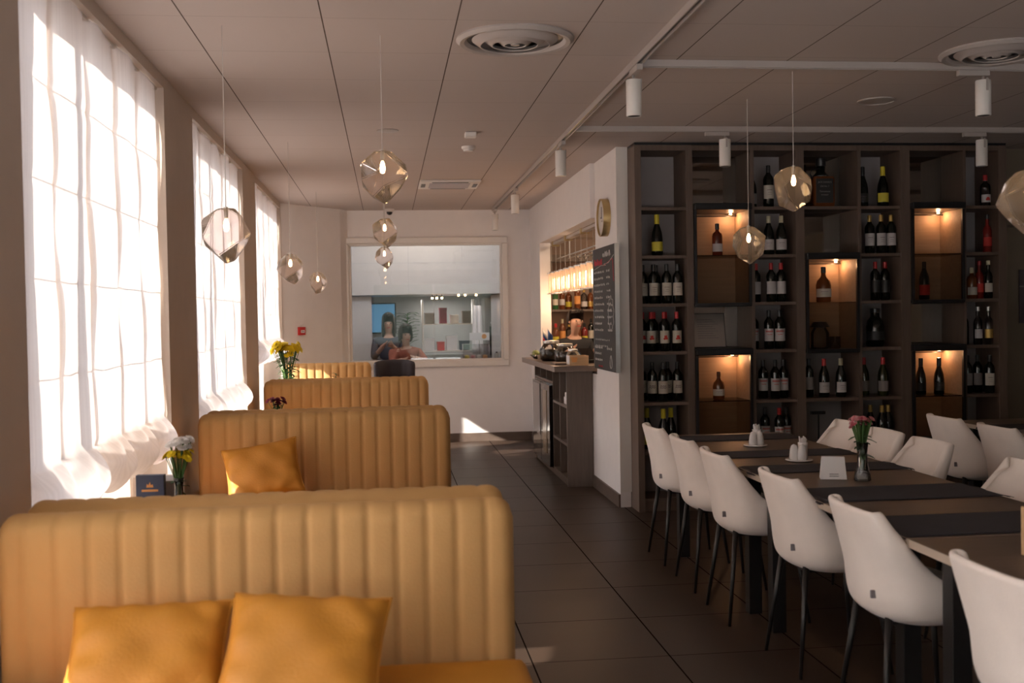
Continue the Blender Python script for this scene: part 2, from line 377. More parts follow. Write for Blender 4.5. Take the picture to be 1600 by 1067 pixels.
# left windows: frames, panes, sills
for i, (a, b) in enumerate(wins):
    m = MB()
    X0, X1 = WX-.27, WX-.20
    for (p, q, r, s_) in ((a, b, .42, .50), (a, b, 2.62, 2.70), (a, a+.08, .50, 2.62), (b-.08, b, .50, 2.62), (a+.60, a+.68, .50, 2.62)):
        m.box(X0, X1, p, q, r, s_)
    wn = struct('window_%d' % (i+2), m, 'upvc', bevel=.006)
    B(WX-.24, WX-.235, a+.08, b-.08, .50, 2.62).build('pane', 'pane', wn)
    B(WX-.20, WX+.06, a+.005, b-.005, .422, .445).build('window_sill', 'upvc', wn, bevel=.006)

# ------------------------------------------------------------------ BLINDS
mt['blindfill'] = cloth('sheer blind cloth thinned for fill', (.95, .93, .92), .46)  # unseen blinds given thinner cloth to send more daylight into the room
def blind(y0, y1, zb, label, n=5, cl='blind'):
    root = thing('roman_blind', label, 'blind', (WX-.045, y0, 0), 0, 'sheer scalloped blinds on the left windows')
    Wd = y1-y0; ztop = 2.69; m = MB(); zs = zb+.20
    def fn(u, v):
        q = u*n; c = q-math.floor(q) if u < 1 else 1.0
        t = math.sin(pi*c)                      # 0 on a tape, 1 between
        g = math.exp(-(min(c, 1-c)/.09)**2)     # gathers beside the tape
        y = u*Wd+.004*math.sin(23*u+5*v)
        wob = .010*g*math.sin(9*v*3+q*2.1)
        if v < .62:
            k = v/.62; z = ztop+(zs-ztop)*k
            x = .010+.016*t**.5-.016*g+wob+.007*math.sin(6*k+4*q)*t+.006*math.sin(31*u*n/5+2*k)
            for hs in (.22, .42, .62, .82):
                x -= .006*math.exp(-((k-hs)/.008)**2)
        else:
            k = (v-.62)/.38                     # small scalloped billow
            a = k*pi
            drop = .13+.10*t**.8
            z = zs-drop*k**.9+.02*math.sin(pi*k)*(1-t)
            x = .01+(.018+.075*t**.8)*math.sin(a)**.8+.012*t*(1-k)-.012*g+wob+.010*t*math.sin(11*k+17*c)
        return (x, y, z)
    m.grid(fn, n*26, 72)
    m.build('cloth', cl, root, smooth=True)
    tp = MB()
    for k in range(0, n+1):
        yy = min(max(k*Wd/n, .018), Wd-.018)
        tp.grid(lambda u, v: (-.010+.004*sin(14*v+k), yy-.020+.040*u+.008*sin(7*v+2*k), ztop-(ztop-zs)*v), 2, 24)
    tp.build('tape', 'blindtape', root, smooth=True)
    hb = MB()
    for hs in (.22, .42, .62, .82):
        z = ztop+(zs-ztop)*hs; hb.grid(lambda u, v: (-.008, .01+(Wd-.02)*u, z-.0025+.005*v), 8, 1)
    hb.build('seam_tape', 'blindtape', root)
    B(-.012, .012, 0, Wd, 2.685, 2.70).build('top_rail', 'white', root)
    return root
blind(-2.59, -.36, .80, 'sheer scalloped blind nearest the rear corner, behind the viewer, thinned for light', 5, 'blindfill')
blind(.50, 2.73, .80, 'sheer scalloped blind beside the nearest sofa, out of frame on the left, thinned for light', 5, 'blindfill')
blind(3.58, 5.81, .80, 'largest sheer white scalloped blind, on the nearest visible window at left', 5)
blind(6.66, 8.89, .80, 'middle sheer white scalloped blind between the two taupe pillars', 5)
blind(9.75, 11.97, 1.10, 'farthest sheer white scalloped blind beside the red fire call point', 5)
def undercurtain(y0, y1, label):
    m = MB(); m.grid(lambda u, v: (.006*sin(60*u+3*v), u*(y1-y0), .47+v*.55), 90, 6)
    o = m.build('sheer_curtain', 'sheer2', smooth=True, loc=(WX-.15, y0, 0)); tag(o, label, 'curtain')
undercurtain(4.4, 5.55, 'tan sheer curtain strip low behind the nearest blind')
undercurtain(9.76, 10.9, 'tan sheer curtain strip under the farthest blind')

# ------------------------------------------------------------------ SOFAS
def rrect_top(x, x0, x1, r, zt):
    d = min(x-x0, x1-x)
    if d >= r: return zt
    d = max(d, 0); return zt-(r-math.sqrt(max(r*r-(r-d)**2, 0)))
def make_sofa(name, label, loc, rz, width=1.395, nch=17, hb=.97, backmat='gold'):
    """local: faces -y, back at y 0..th, x from -width/2 to width/2"""
    t = thing(name, label, 'sofa', loc, rz, 'channel-back velvet booth sofas')
    hw = width/2; th = .135; zb = .20; N = nch*8; m = MB()
    prof = []                                    # (y, f, wgt, isz) path: up the front, over, down the back
    K = 10; r = th/2
    def path(v):
        # v 0..1 -> (yy, zz fraction, normal, weight)
        if v < .42: k = v/.42; return (0, k, (-1, 0), 1.0, 0)
        if v < .58:
            a = (v-.42)/.16*pi; return (None, 1, (-cos(a), sin(a)), max(0, cos(a)*.6+.4), a)
        k = (v-.58)/.42; return (th, 1-k, (1, 0), 0.0, pi)
    def fn(u, v):
        x = -hw+u*width; q = u*nch; c = q-math.floor(q) if u < 1 else 1
        s = (abs(sin(pi*c)))**.28
        zt = rrect_top(x, -hw, hw, .055, hb); zr = zt-r*.75
        yy, k, n, wt, a = path(v); bul = .011*(s-1)*wt
        if yy is None:
            y = r-r*cos(a); z = zr+r*.75*sin(a)
        else:
            y = yy; z = zb+(zr-zb)*k
        ed = min((x+hw), (hw-x)); er = .04
        if ed < er:
            f = math.sqrt(max(0, er*er-(er-ed)**2))/er; y = r+(y-r)*(.25+.75*f)
        return (x, y-n[0]*bul*-1, z+n[1]*bul)
    m.grid(fn, N, 44)
    # end caps
    nu = N+1
    m.f.append(tuple(j*nu for j in range(45))); m.f.append(tuple(j*nu+N for j in range(44, -1, -1)))
    m.build('backrest', backmat, t, smooth=True)
    sm = MB().grid(lambda u, v: (0, 0, 0), 1, 1); sm = MB()
    def rb(x0, x1, y0, y1, z0, z1, r=.05, puff=.02, n=14):
        b = MB()
        def top(u, v):
            x = x0+(x1-x0)*u; y = y0+(y1-y0)*v
            dx = min(x-x0, x1-x); dy = min(y-y0, y1-y); d = min(dx, dy)
            z = z1-(r-math.sqrt(max(0, r*r-(r-min(d, r))**2)))+puff*sin(pi*u)*sin(pi*v)
            return (x, y, z)
        def sp(i):  # concentrate samples at edges
            return .5-.5*cos(pi*i)
        b.grid(lambda u, v: top(sp(u), sp(v)), n*2, n*2)
        nn = n*2+1; ring = [i for i in range(nn)]+[j*nn+nn-1 for j in range(1, nn)]+[(nn-1)*nn+i for i in range(nn-2, -1, -1)]+[j*nn for j in range(nn-2, 0, -1)]
        k0 = len(b.v)
        for i in ring: p = b.v[i]; b.v.append((p[0], p[1], z0))
        L = len(ring)
        for i in range(L): b.f.append((ring[i], ring[(i+1) % L], k0+(i+1) % L, k0+i))
        b.f.append(tuple(k0+i for i in range(L)))
        return b
    rb(-hw-.005, hw+.025, -.62, .0, .37, .535, .045, .012).build('seat', 'mustard' , t, smooth=True)
    B(-hw+.005, hw-.005, -.60, .13, .10, .365).build('base', backmat, t, bevel=.015)
    for sx in (-1, 1):
        for yy in (-.54, .07):
            MB().lathe([(.016, 0), (.022, .10)], 10, (sx*(hw-.08), yy, 0)).build('leg', 'blackleg', t, smooth=True)
    return t
SX = -.352
sof = make_sofa('booth_sofa', 'nearest mustard channel-back sofa facing the viewer with two velvet cushions', (SX, 2.985, 0), 0)
T = tree(sof)
for (yy, rz, lab) in ((3.345, pi, 'sofa standing back to back with the nearest sofa, its back seen over it'),
                      (6.07, 0, 'second channel-back sofa facing the viewer, with one mustard cushion'),
                      (6.43, pi, 'sofa back to back behind the second row, facing away from the viewer'),
                      (9.27, 0, 'third channel-back sofa facing the viewer, behind the burgundy flowers'),
                      (9.68, pi, 'sofa back to back behind the third row, beneath the tall yellow flowers')):
    dup(T, (SX-(.0 if rz == 0 else 0), yy, 0), rz, lab)
make_sofa('booth_sofa', 'farthest channel-back sofa by the far wall, behind the slate chair', (-.62, 11.3, 0), 0, .90, 11, 1.035)

def cushion(name, label, loc, rot, wd=.43, ht=.42, th=.13, seed=1, group='mustard velvet cushions'):
    rnd = random.Random(seed); m = MB(); n = 22
    ph = [rnd.uniform(0, 6) for _ in range(4)]
    def pt(u, v, s):
        a = 2*u-1; b = 2*v-1
        px = a*(1-.10*(1-abs(a))*0-.07*(1-b*b)*abs(a)**3*-1*-1); px = a*(1-.075*(1-b*b)*abs(a)**2)
        pz = b*(1-.075*(1-a*a)*abs(b)**2)
        f = max(0, (1-abs(a)**2.6))*max(0, (1-abs(b)**2.6))
        d = th/2*f**.42
        wr = .006*sin(7*a+ph[0])*sin(5*b+ph[1])*f**.3+.004*sin(15*a*b+ph[2])
        return (px*wd/2, s*(d+wr*(f > 0)), ht/2+pz*ht/2)
    m.grid(lambda u, v: pt(u, v, 1), n, n); m.grid(lambda u, v: pt(1-u, v, -1), n, n)
    t = thing(name, label, 'cushion', loc, 0, group); t.rotation_euler = rot
    m.build('cover', 'mustard', t, smooth=True)
    pp = [pt(i/n, 0, 0) for i in range(n)]+[pt(1, i/n, 0) for i in range(n)]+[pt(1-i/n, 1, 0) for i in range(n)]+[pt(0, 1-i/n, 0) for i in range(n+1)]
    MB().tube(pp, .004, 6).build('piping', 'mustard', t, smooth=True)
    return t
cushion('cushion', 'left mustard cushion leaning on the nearest sofa back', (-.61, 2.66, .53), (radians(-50), 0, radians(2)), .40, .33, .13, 1)
cushion('cushion', 'right mustard cushion with a pinched corner, on the nearest sofa', (-.24, 2.585, .53), (radians(-46), radians(3), radians(-6)), .405, .34, .15, 4)
cushion('cushion', 'single mustard cushion tilted against the second sofa back', (-.64, 5.78, .545), (radians(-34), radians(-9), radians(6)), .40, .33, .12, 9)

# ------------------------------------------------------------------ BOOTH TABLES
def booth_table(y, label, xr=.50, hy=.34):
    t = thing('booth_table', label, 'table', (-.52, y, 0), 0, 'booth tables between the sofas')
    B(-.58, xr, -hy, hy, .695, .725).build('table_top', 'woodtop', t, bevel=.004)
    B(-.05, .05, -.05, .05, .02, .695).build('pedestal', 'black', t)
    B(-.26, .26, -.22, .22, 0, .02).build('foot_plate', 'black', t, bevel=.004)
booth_table(4.36, 'wooden booth table holding the white and yellow flowers')
booth_table(7.46, 'wooden booth table holding the burgundy flowers')
booth_table(10.40, 'wooden booth table holding the tall yellow flowers', .25, .25)

# ------------------------------------------------------------------ FLOWERS
def flower_head(m, c, d, r, layers=3, n=14, cup=.35, rnd=random):
    d = Vector(d).normalized(); a = d.orthogonal().normalized(); b = d.cross(a)
    for L in range(layers):
        rr = r*(1-.25*L); up = cup*(.3+.5*L); h = L*r*.12
        for k in range(n-2*L):
            t = 2*pi*(k+.5*L)/(n-2*L)+rnd.uniform(-.1, .1); e = (a*cos(t)+b*sin(t)); s_ = (b*cos(t)-a*sin(t))*rr*.24
            o = Vector(c)+d*h
            p1 = o+e*rr*.15; p2 = o+e*rr*.62+d*rr*up*.45; p3 = o+e*rr*rnd.uniform(.9, 1.08)+d*rr*up
            m.add([p1-s_*.5, p1+s_*.5, p2+s_*1.25, p3+s_*.5, p3-s_*.5, p2-s_*1.25], [(0, 1, 2, 5), (5, 2, 3, 4)])
    m.lathe([(r*.16, 0), (r*.13, r*.12), (0.0001, r*.16)], 8, tuple(Vector(c)+d*.0+Vector((0, 0, r*.2))))
def leaf(m, p, d, ln, wd):
    p = Vector(p); d = Vector(d).normalized(); s_ = d.cross(Vector((0, 0, 1)))
    if s_.length < .01: s_ = Vector((1, 0, 0))
    s_.normalize(); up = s_.cross(d)
    pts = []
    for f, w_ in ((0, .1), (.3, .9), (.5, .6), (.65, .85), (1, .05)):
        q = p+d*ln*f-Vector((0, 0, 1))*ln*.35*f*f; pts.append((q-s_*wd*w_*.5+up*wd*.12, q, q+s_*wd*w_*.5+up*wd*.12))
    n0 = len(m.v)
    for t3 in pts: m.v += [tuple(v) for v in t3]
    for i in range(4):
        for j in range(2): m.f.append((n0+i*3+j, n0+i*3+j+1, n0+(i+1)*3+j+1, n0+(i+1)*3+j))
def bouquet(loc, label, base, heads, leaves, lsize, seed=0, stem_r=.002):
    """heads: (x, y, z, r, material) relative to loc (vase foot)"""
    rnd = random.Random(seed); t = thing('flower_bouquet', label, 'flowers', loc)
    st = MB()
    for (x, y, z, r, mm) in heads:
        st.tube([(rnd.uniform(-.01, .01), rnd.uniform(-.01, .01), base), (x*.35, y*.35, base+(z-base)*.55), (x, y, z)], stem_r, 5)
    st.build('stems', 'stem', t, smooth=True)
    for (x, y, z, r, mm) in heads:
        m = MB(); flower_head(m, (x, y, z), (x*2, y*2-.02, .12), r, rnd=rnd); m.build('flower', mm, t)
    for k in range(leaves[0]):
        a = rnd.uniform(0, 2*pi); z = rnd.uniform(leaves[1], leaves[2]); rr = rnd.uniform(.2, 1)*leaves[3]
        m = MB(); leaf(m, (rr*cos(a)*.5, rr*sin(a)*.5, z), (cos(a), sin(a), rnd.uniform(-.2, .8)), lsize*rnd.uniform(.7, 1.2), lsize*.45); m.build('leaf', 'leaf', t)
    return t
def vase(loc, label, prof, name='flower_vase', water=None):
    t = thing(name, label, 'vase', loc)
    MB().lathe(prof, 24).build('vase_glass', 'vase', t, smooth=True)
    if water: MB().lathe(water, 16).build('thick_base', mat('thick glass base', (.75, .75, .75), .05, trans=.9), t, smooth=True)
    return t
rn = random.Random(3)
# white over yellow flowers, first booth table
v0 = (-.862, 4.56, .727)
vase(v0, 'small clear bud vase holding white and yellow flowers on nearest booth table', [(.022, 0), (.026, .004), (.018, .03), (.017, .08), (.022, .115), (.0205, .115), (.0155, .08), (.0165, .03), (.02, .01)])
hd = [(rn.uniform(-.055, .055), rn.uniform(-.03, .03), .205+rn.uniform(-.014, .014), .021, 'yel') for _ in range(18)]+[(rn.uniform(-.03, .05), rn.uniform(-.03, .03), .255+rn.uniform(-.016, .018), .024, 'whitep') for _ in range(13)]
bouquet(v0, 'bunch of white over yellow chrysanthemums by the nearest blind', .01, hd, (9, .05, .12, .02), .05, 1)
# burgundy
v1 = (-.775, 7.68, .727)
vase(v1, 'small clear bud vase holding burgundy flowers', [(.025, 0), (.028, .004), (.02, .03), (.02, .07), (.024, .09), (.022, .09), (.018, .07), (.018, .03), (.022, .01)])
hd = [(rn.uniform(-.06, .06), rn.uniform(-.03, .03), .185+rn.uniform(-.022, .025), .022, 'burg') for _ in range(16)]
bouquet(v1, 'small bunch of burgundy chrysanthemums behind the second sofa', .01, hd, (14, .08, .16, .035), .05, 2)
# tall yellow
v2 = (-.925, 10.25, .727)
vase(v2, 'clear vase half hidden by leaves of the tall yellow flowers', [(.04, 0), (.045, .005), (.04, .05), (.05, .2), (.048, .2), (.037, .05), (.04, .012)])
hd = [(rn.uniform(-.13, .12), rn.uniform(-.07, .07), .50+rn.uniform(-.035, .035), .040, 'yel') for _ in range(40)]+[(.03, -.04, .44, .034, 'yel'), (.0, -.05, .43, .03, 'yel')]
bouquet(v2, 'tall bunch of bright yellow chrysanthemums with dark leaves', .01, hd, (120, .05, .45, .09), .085, 3, .003)
# small green sprig on far booth table
v3 = (-.50, 10.36, .727)
vase(v3, 'tiny clear vase with a green sprig on the farthest booth table', [(.02, 0), (.024, .004), (.016, .03), (.018, .09), (.0165, .09), (.0145, .03), (.018, .01)])
t = thing('green_sprig', 'small green sprig just showing over the third sofa', 'plant', v3)
MB().tube([(0, 0, .02), (.005, 0, .15), (.012, 0, .245)], .002, 5).build('stems', 'stem', t)
for k in range(6):
    m = MB(); leaf(m, (.01, 0, .19+.01*k), (cos(k*1.9), sin(k*1.9), .5), .045, .03); m.build('leaf', 'leaf', t)

# things on the booth tables
def tent_card(loc, rz, label, wd=.075, ht=.10):
    t = thing('table_tent', label, 'card holder', loc, rz)
    m = MB(); d = .032
    m.add([(-wd/2, -d, 0), (wd/2, -d, 0), (wd/2-.008, -.004, ht), (-wd/2+.008, -.004, ht), (-wd/2, d, 0), (wd/2, d, 0), (wd/2-.008, .004, ht), (-wd/2+.008, .004, ht)],
          [(0, 1, 2, 3), (5, 4, 7, 6), (3, 2, 6, 7), (0, 4, 5, 1), (0, 3, 7, 4), (1, 5, 6, 2)])
    m.build('card', 'paper', t, bevel=.001)
    pr = MB()
    for k in range(2):
        z = .022-.009*k; y = -d+(d-.004)*z/ht-.0008
        pr.add([(-.006-.012, y, z), (.022, y, z), (.022, y, z+.003), (-.018, y, z+.003)], [(0, 1, 2, 3)])
    pr.build('print', 'ink', t)
    return t
tent_card((-.91, 7.70, .727), radians(-8), 'small white table tent card beside the burgundy flowers', .09, .12)
t = thing('menu_holder', 'navy card menu box with an orange crest beside the white flowers', 'menu holder', (-.968, 4.52, .727), radians(-3))
B(-.056, .056, -.004, .03, 0, .135).build('box', 'navy', t, bevel=.002)
m = MB().add([(-.014, -.0052, .085), (.014, -.0052, .085), (.012, -.0052, .098), (.004, -.0052, .095), (.001, -.0052, .108), (-.005, -.0052, .095), (-.012, -.0052, .10)], [(0, 1, 2, 3, 4, 5, 6)])
m.add([(-.033, -.0052, .068), (.033, -.0052, .068), (.033, -.0052, .077), (-.033, -.0052, .077)], [(0, 1, 2, 3)])
m.build('crest', 'orange', t)
t = thing('napkin_holder', 'brown wooden napkin holder between navy box and flower vase', 'napkin holder', (-.900, 4.66, .727), 0)
B(-.035, .035, -.02, -.012, 0, .09).build('front_plate', 'wood', t); B(-.035, .035, .012, .02, 0, .09).build('rear_plate', 'wood', t)
B(-.035, .035, -.02, .02, 0, .008).build('foot', 'wood', t); B(-.04, .04, -.010, .010, .008, .115).build('napkins', 'paper', t, bevel=.002)

# slate chair at the far booth
t = thing('tub_chair', 'dark slate upholstered chair in front of the farthest sofa', 'chair', (.065, 10.60, 0), 0)
m = MB()
m.grid(lambda u, v: ((2*u-1)*(.205+.012*v), .22-.03*v-.13*(abs(2*u-1)**3), .42+v*.66-.02*abs(2*u-1)**4), 16, 12)
m.build('backrest', 'darkfab', t, smooth=True, solid=.06, subsurf=1)
B(-.20, .20, -.24, .16, .42, .50).build('seat', 'darkfab', t, bevel=.03, seg=4)
for sx in (-1, 1):
    for sy in (-1, 1):
        MB().tube([(sx*.19, -.02+sy*.19, 0), (sx*.15, -.03+sy*.14, .43)], [.009, .014], 8).build('leg', 'blackleg', t, smooth=True)
# a second one, facing it, is only implied behind it

# ------------------------------------------------------------------ DINING TABLES
def dining_table(x0, x1, y0, y1, label):
    t = thing('dining_table', label, 'table', ((x0+x1)/2, (y0+y1)/2, 0), 0, 'long brown dining tables')
    hx, hy = (x1-x0)/2, (y1-y0)/2; zt = .725
    B(-hx+.001, hx-.001, -hy+.001, hy-.001, zt-.028, zt).build('table_top', 'woodtop', t, bevel=.001)
    e = MB().box(-hx, -hx+.003, -hy, hy, zt-.028, zt-.0005).box(hx-.003, hx, -hy, hy, zt-.028, zt-.0005).box(-hx+.003, hx-.003, -hy, -hy+.003, zt-.028, zt-.0005)
    e.build('edge_band', 'woodedge', t)
    a = MB()
    for sx in (-1, 1): a.box(sx*(hx-.09)-.012, sx*(hx-.09)+.012, -hy+.17, hy-.17, zt-.085, zt-.028)
    for sy in (-1, 1): a.box(-hx+.09, hx-.09, sy*(hy-.17)-.012, sy*(hy-.17)+.012, zt-.085, zt-.028)
    a.build('apron', 'blackleg', t)
    for sx in (-1, 1):
        for sy in (-1, 1):
            cx, cy = sx*(hx-.08), sy*(hy-.16)
            B(cx-.032, cx+.032, cy-.032, cy+.032, 0, zt-.028).build('leg', 'blackleg', t, bevel=.002)
    return t
TX0, TX1 = 1.695, 2.45
dining_table(TX0, TX1, 4.985, 6.58, 'far dining table of the long row, next to the wine shelves')
dining_table(TX0, TX1, 3.385, 4.98, 'middle dining table of the row, under the pink flowers')
dining_table(TX0, TX1, 1.785, 3.38, 'near dining table with the light oak box on it')
dining_table(3.80, 4.55, 5.40, 6.95, 'separate dining table at far right behind the two cream chairs')
def runner(x0, x1, yc, wd, drop, label, zt=.727, seed=0):
    rnd = random.Random(seed); m = MB(); path = []
    r = .006
    path += [(x0-.010-.012*k, zt-drop*(k)) for k in (1, .8, .6, .4, .2, .08)]+[(x0-.006, zt-.006), (x0-.001, zt+.0015), (x0+.02, zt+.002)]
    path += [(x0+(x1-x0)*k/14, zt+.002) for k in range(1, 14)]
    path += [(x1-.02, zt+.002), (x1+.001, zt+.0015), (x1+.006, zt-.006)]+[(x1+.010+.012*k, zt-drop*k) for k in (.08, .2, .4, .6, .8, 1)]
    P = len(path)-1; ph = rnd.uniform(0, 6)
    def fn(u, v):
        i = min(int(round(v*P)), P); x, z = path[i]; hang = max(0, (zt-z)/drop)
        s_ = -1 if x < (x0+x1)/2 else 1
        return (x+s_*.010*hang*(1+sin(u*9+ph)), (u-.5)*wd*(1+.03*hang)+yc, z)
    m.grid(fn, 12, P)
    o = m.build('table_runner', 'runner', smooth=True, solid=.0015)
    return tag(o, label, 'table runner', 'charcoal table runners')
for i, (yc, wd, lab) in enumerate(((6.33, .29, 'charcoal runner across the far end of the dining row'), (5.56, .26, 'charcoal runner between the two white cruet sets'),
                          (5.00, .26, 'charcoal runner just behind the white tent card'), (4.25, .34, 'charcoal runner in front of the pink flower vase'),
                          (3.58, .36, 'nearest charcoal runner, ending beside the near table corner'))):
    runner(TX0+.024, TX1, yc, wd, .006, lab, seed=i)
runner(3.80, 4.55, 6.45, .30, .022, 'charcoal runner on the separate table at far right', seed=9)

# ------------------------------------------------------------------ DINING CHAIRS
def make_chair(label):
    """local: faces +x"""
    t = thing('dining_chair', label, 'chair', (0, 0, 0), 0)
    # slices: z, back x, front x of the wing, half width
    S = [(.440, -.150, .16, .165), (.447, -.182, .20, .197), (.466, -.203, .225, .217), (.495, -.209, .222, .226), (.520, -.212, .135, .229), (.550, -.215, .02, .229),
         (.60, -.221, -.072, .223), (.66, -.230, -.128, .213), (.72, -.240, -.175, .201), (.775, -.251, -.210, .188), (.812, -.259, -.229, .177)]
    def fn(u, v):
        q = v*(len(S)-1); i = min(int(q), len(S)-2); f = q-i
        z, xb, xf, wd_ = [S[i][k]*(1-f)+S[i+1][k]*f for k in range(4)]
        a = 2*u-1; t_ = abs(a); sg = 1 if a >= 0 else -1; rc = min(.13, (xf-xb)*.8)
        if t_ < .55:
            g = t_/.55*pi/2; y = wd_*sin(g)**.92; x = xb+rc*(1-cos(g)**.92)
        else:
            k = (t_-.55)/.45; y = wd_*(1-.03*k*k); x = xb+rc+(xf-xb-rc)*k
        zz = z-(.048*t_**5)*max(0, (v-.8)/.2)
        return (x, sg*y, zz)
    MB().grid(fn, 24, 22).build('shell', 'cream', t, smooth=True, solid=-.022, subsurf=1)
    def pad(u, v):
        a = 2*u-1; b = 2*v-1; f = max(0, (1-a**6)*(1-b**6))
        return (.03+b*.185, a*.196*(1-.04*b), .462+.046*f**.35)
    MB().grid(pad, 18, 18).build('seat', 'cream', t, smooth=True, solid=.02)
    MB().prism([(.16, -.15), (.19, -.10), (.19, .10), (.16, .15), (-.10, .15), (-.13, .08), (-.13, -.08), (-.10, -.15)], .436, .452).build('seat_bottom', 'cream', t, bevel=.008)
    for sx in (-1, 1):
        for sy in (-1, 1):
            MB().tube([(-.03+sx*.195, sy*.195, 0), (-.03+sx*.14, sy*.13, .44)], [.0075, .0135], 10).build('leg', 'blackleg', t, smooth=True)
    B(-.17, .11, -.13, .13, .415, .43).build('under_frame', 'blackleg', t)
    B(-.231, -.214, -.126, -.118, .507, .533).build('tag', 'ink', t)
    return t
ch = make_chair('cream velour chair at the far left end of the long dining table'); ch.location = (1.82, 6.38, 0)
CT = tree(ch)
for (x, y, rz, lab) in (
    (1.82, 5.74, 0, 'second cream chair from the wine shelves, left side of the table'),
    (1.81, 5.12, 0, 'third cream chair from the wine shelves, left side, seen side on'),
    (1.85, 4.36, 0, 'cream chair on the left beside the white tent card'),
    (1.845, 3.60, 0, 'second nearest cream chair on the left side of the table'),
    (1.80, 2.66, 0, 'nearest cream chair, cut off by the bottom right corner'),
    (2.54, 6.27, pi, 'farthest cream chair on the right side, behind the pink flowers'),
    (2.54, 5.78, pi, 'second cream chair on the right side of the table, squared back'),
    (2.54, 5.27, pi, 'third cream chair on the right side with a grey shadowed stripe'),
    (2.54, 4.40, pi, 'nearest cream chair on the right side, cut by the frame edge'),
    (3.71, 6.45, 0, 'left of two cream chairs at the separate right hand table'),
    (3.71, 5.85, 0, 'right of two cream chairs at the separate right hand table')):
    c = dup(CT, (x, y, 0), rz+random.uniform(-.03, .03), lab)

# ------------------------------------------------------------------ TABLE TOP ITEMS
def cruet(loc, rz, label):
    t = thing('cruet_set', label, 'salt and pepper set', loc, rz)
    MB().lathe([(.001, 0), (.062, 0), (.068, .004), (.066, .007), (.05, .006), (.001, .006)], 28).build('saucer', 'porc', t, smooth=True)
    for (x, y, n) in ((-.026, -.02, 'salt_shaker'), (.012, -.028, 'pepper_shaker')):
        MB().lathe([(.001, .006), (.022, .006), (.024, .02), (.021, .055), (.014, .078), (.001, .085)], 18, (x, y, 0)).build(n, 'porc', t, smooth=True)
    MB().lathe([(.001, .006), (.024, .006), (.024, .075), (.026, .09), (.023, .09), (.021, .03), (.001, .03)], 18, (.02, .018, 0)).build('toothpick_holder', 'porc', t, smooth=True)
    m = MB()
    for k in range(10):
        a = k*2*pi/10; m.tube([(.02+.008*cos(a), .018+.008*sin(a), .03), (.02+.017*cos(a), .018+.017*sin(a), .108+.006*(k % 3))], .004, 5)
    m.build('paper_sticks', 'paper', t)
cruet((2.055, 5.90, .729), .2, 'white porcelain cruet set, the farther of two')
cruet((2.06, 5.26, .729), -.3, 'white porcelain cruet set, the nearer of two')
tent_card((1.985, 4.665, .727), radians(-18), 'white trapezoid tent card on the dining table near the pink flowers', .115, .10)
v4 = (2.085, 4.58, .727)
vase(v4, 'clear glass vase with heavy faceted foot holding pink flowers', [(.034, 0), (.038, .004), (.034, .03), (.023, .07), (.021, .12), (.026, .17), (.0245, .17), (.0195, .12), (.0205, .07), (.028, .035)],
     water=[(.001, .001), (.031, .001), (.033, .006), (.029, .03), (.018, .05), (.001, .05)])
hd = [(rn.uniform(-.055, .055), rn.uniform(-.03, .03), .262+rn.uniform(-.022, .024), .0165, 'pink') for _ in range(22)]
bouquet(v4, 'small bunch of red and pink chrysanthemums on the dining table', .04, hd, (16, .10, .2, .03), .055, 6, .003)
t = thing('menu_box', 'light oak menu box cut off by the right frame edge', 'box', (1.985, 3.04, .727), 0)
B(-.075, .075, -.05, .05, 0, .15).build('box', 'oakbox', t, bevel=.003)
B(-.066, .066, -.03, -.005, .15, .175).build('menus', 'paper', t)

# ------------------------------------------------------------------ WINE SHELF
SY, SB = 7.90, 8.245
rack = thing('wine_rack', 'tall dark oak wine rack with open compartments full of bottles', 'shelving unit', (0, 0, 0))
def vp(x0, x1, z0=.0, z1=2.74, y0=SY, nm='side_panel'): B(x0, x1, y0, SB, z0, z1).build(nm, 'wood', rack, bevel=.0015)
vp(1.848, 1.897); vp(2.238, 2.290); vp(2.735, 2.765); vp(3.088, 3.156); vp(3.580, 3.606); vp(3.922, 3.998); vp(4.430, 4.452); vp(4.718, 4.785)
B(1.85, 4.783, SY+.004, SB-.002, 2.7405, 2.759).build('filler_strip', 'black', rack)
for q0, q1 in ((1.897, 2.238), (2.290, 2.735), (2.765, 3.088), (3.156, 3.580), (3.606, 3.922), (3.998, 4.430), (4.452, 4.718)): B(q0, q1, SY+.003, SB, 2.70, 2.739).build('top_panel', 'wood', rack)
B(1.897, 4.718, SY+.03, SB, 0, .08).build('plinth', 'wood', rack)
levels = [2.28, 1.92, 1.56, 1.20, .82, .45]
cols = {'A': (1.897, 2.238), 'B': (2.290, 2.735), 'C': (2.765, 3.088), 'D': (3.156, 3.580), 'E': (3.606, 3.922), 'F': (3.998, 4.430), 'G': (4.452, 4.718)}
for c in 'ACEG':
    for z in levels+[.10]:
        B(cols[c][0], cols[c][1], SY+.012, SB, z-.024, z).build('shelf', 'wood', rack, bevel=.001)
B(*cols['D'], SY+.012, SB, .796, .82).build('shelf', 'wood', rack)
B(*cols['D'], SY+.012, SB, .43, .45).build('shelf', 'wood', rack)
B(*cols['D'], SY+.012, SB, 2.256, 2.28).build('shelf', 'wood', rack)
for c, z0, z1 in (('B', 2.305, 2.70), ('B', 1.216, 1.53), ('D', 2.28, 2.70), ('D', 1.925, 2.256), ('F', 2.305, 2.70), ('F', 1.216, 1.53)):
    a, b = cols[c]; B(a+.001, b-.001, SB-.012, SB-.004, z0, z1).build('mirror_back', 'mirror', rack)
for c in 'ACEG':
    a, b = cols[c]; B(a, b, SB-.004, SB+.008, .1, 2.70).build('back_panel', 'grey_wall', rack)
B(*cols['D'], SB-.004, SB+.008, .1, 1.16).build('back_panel', 'grey_wall', rack)

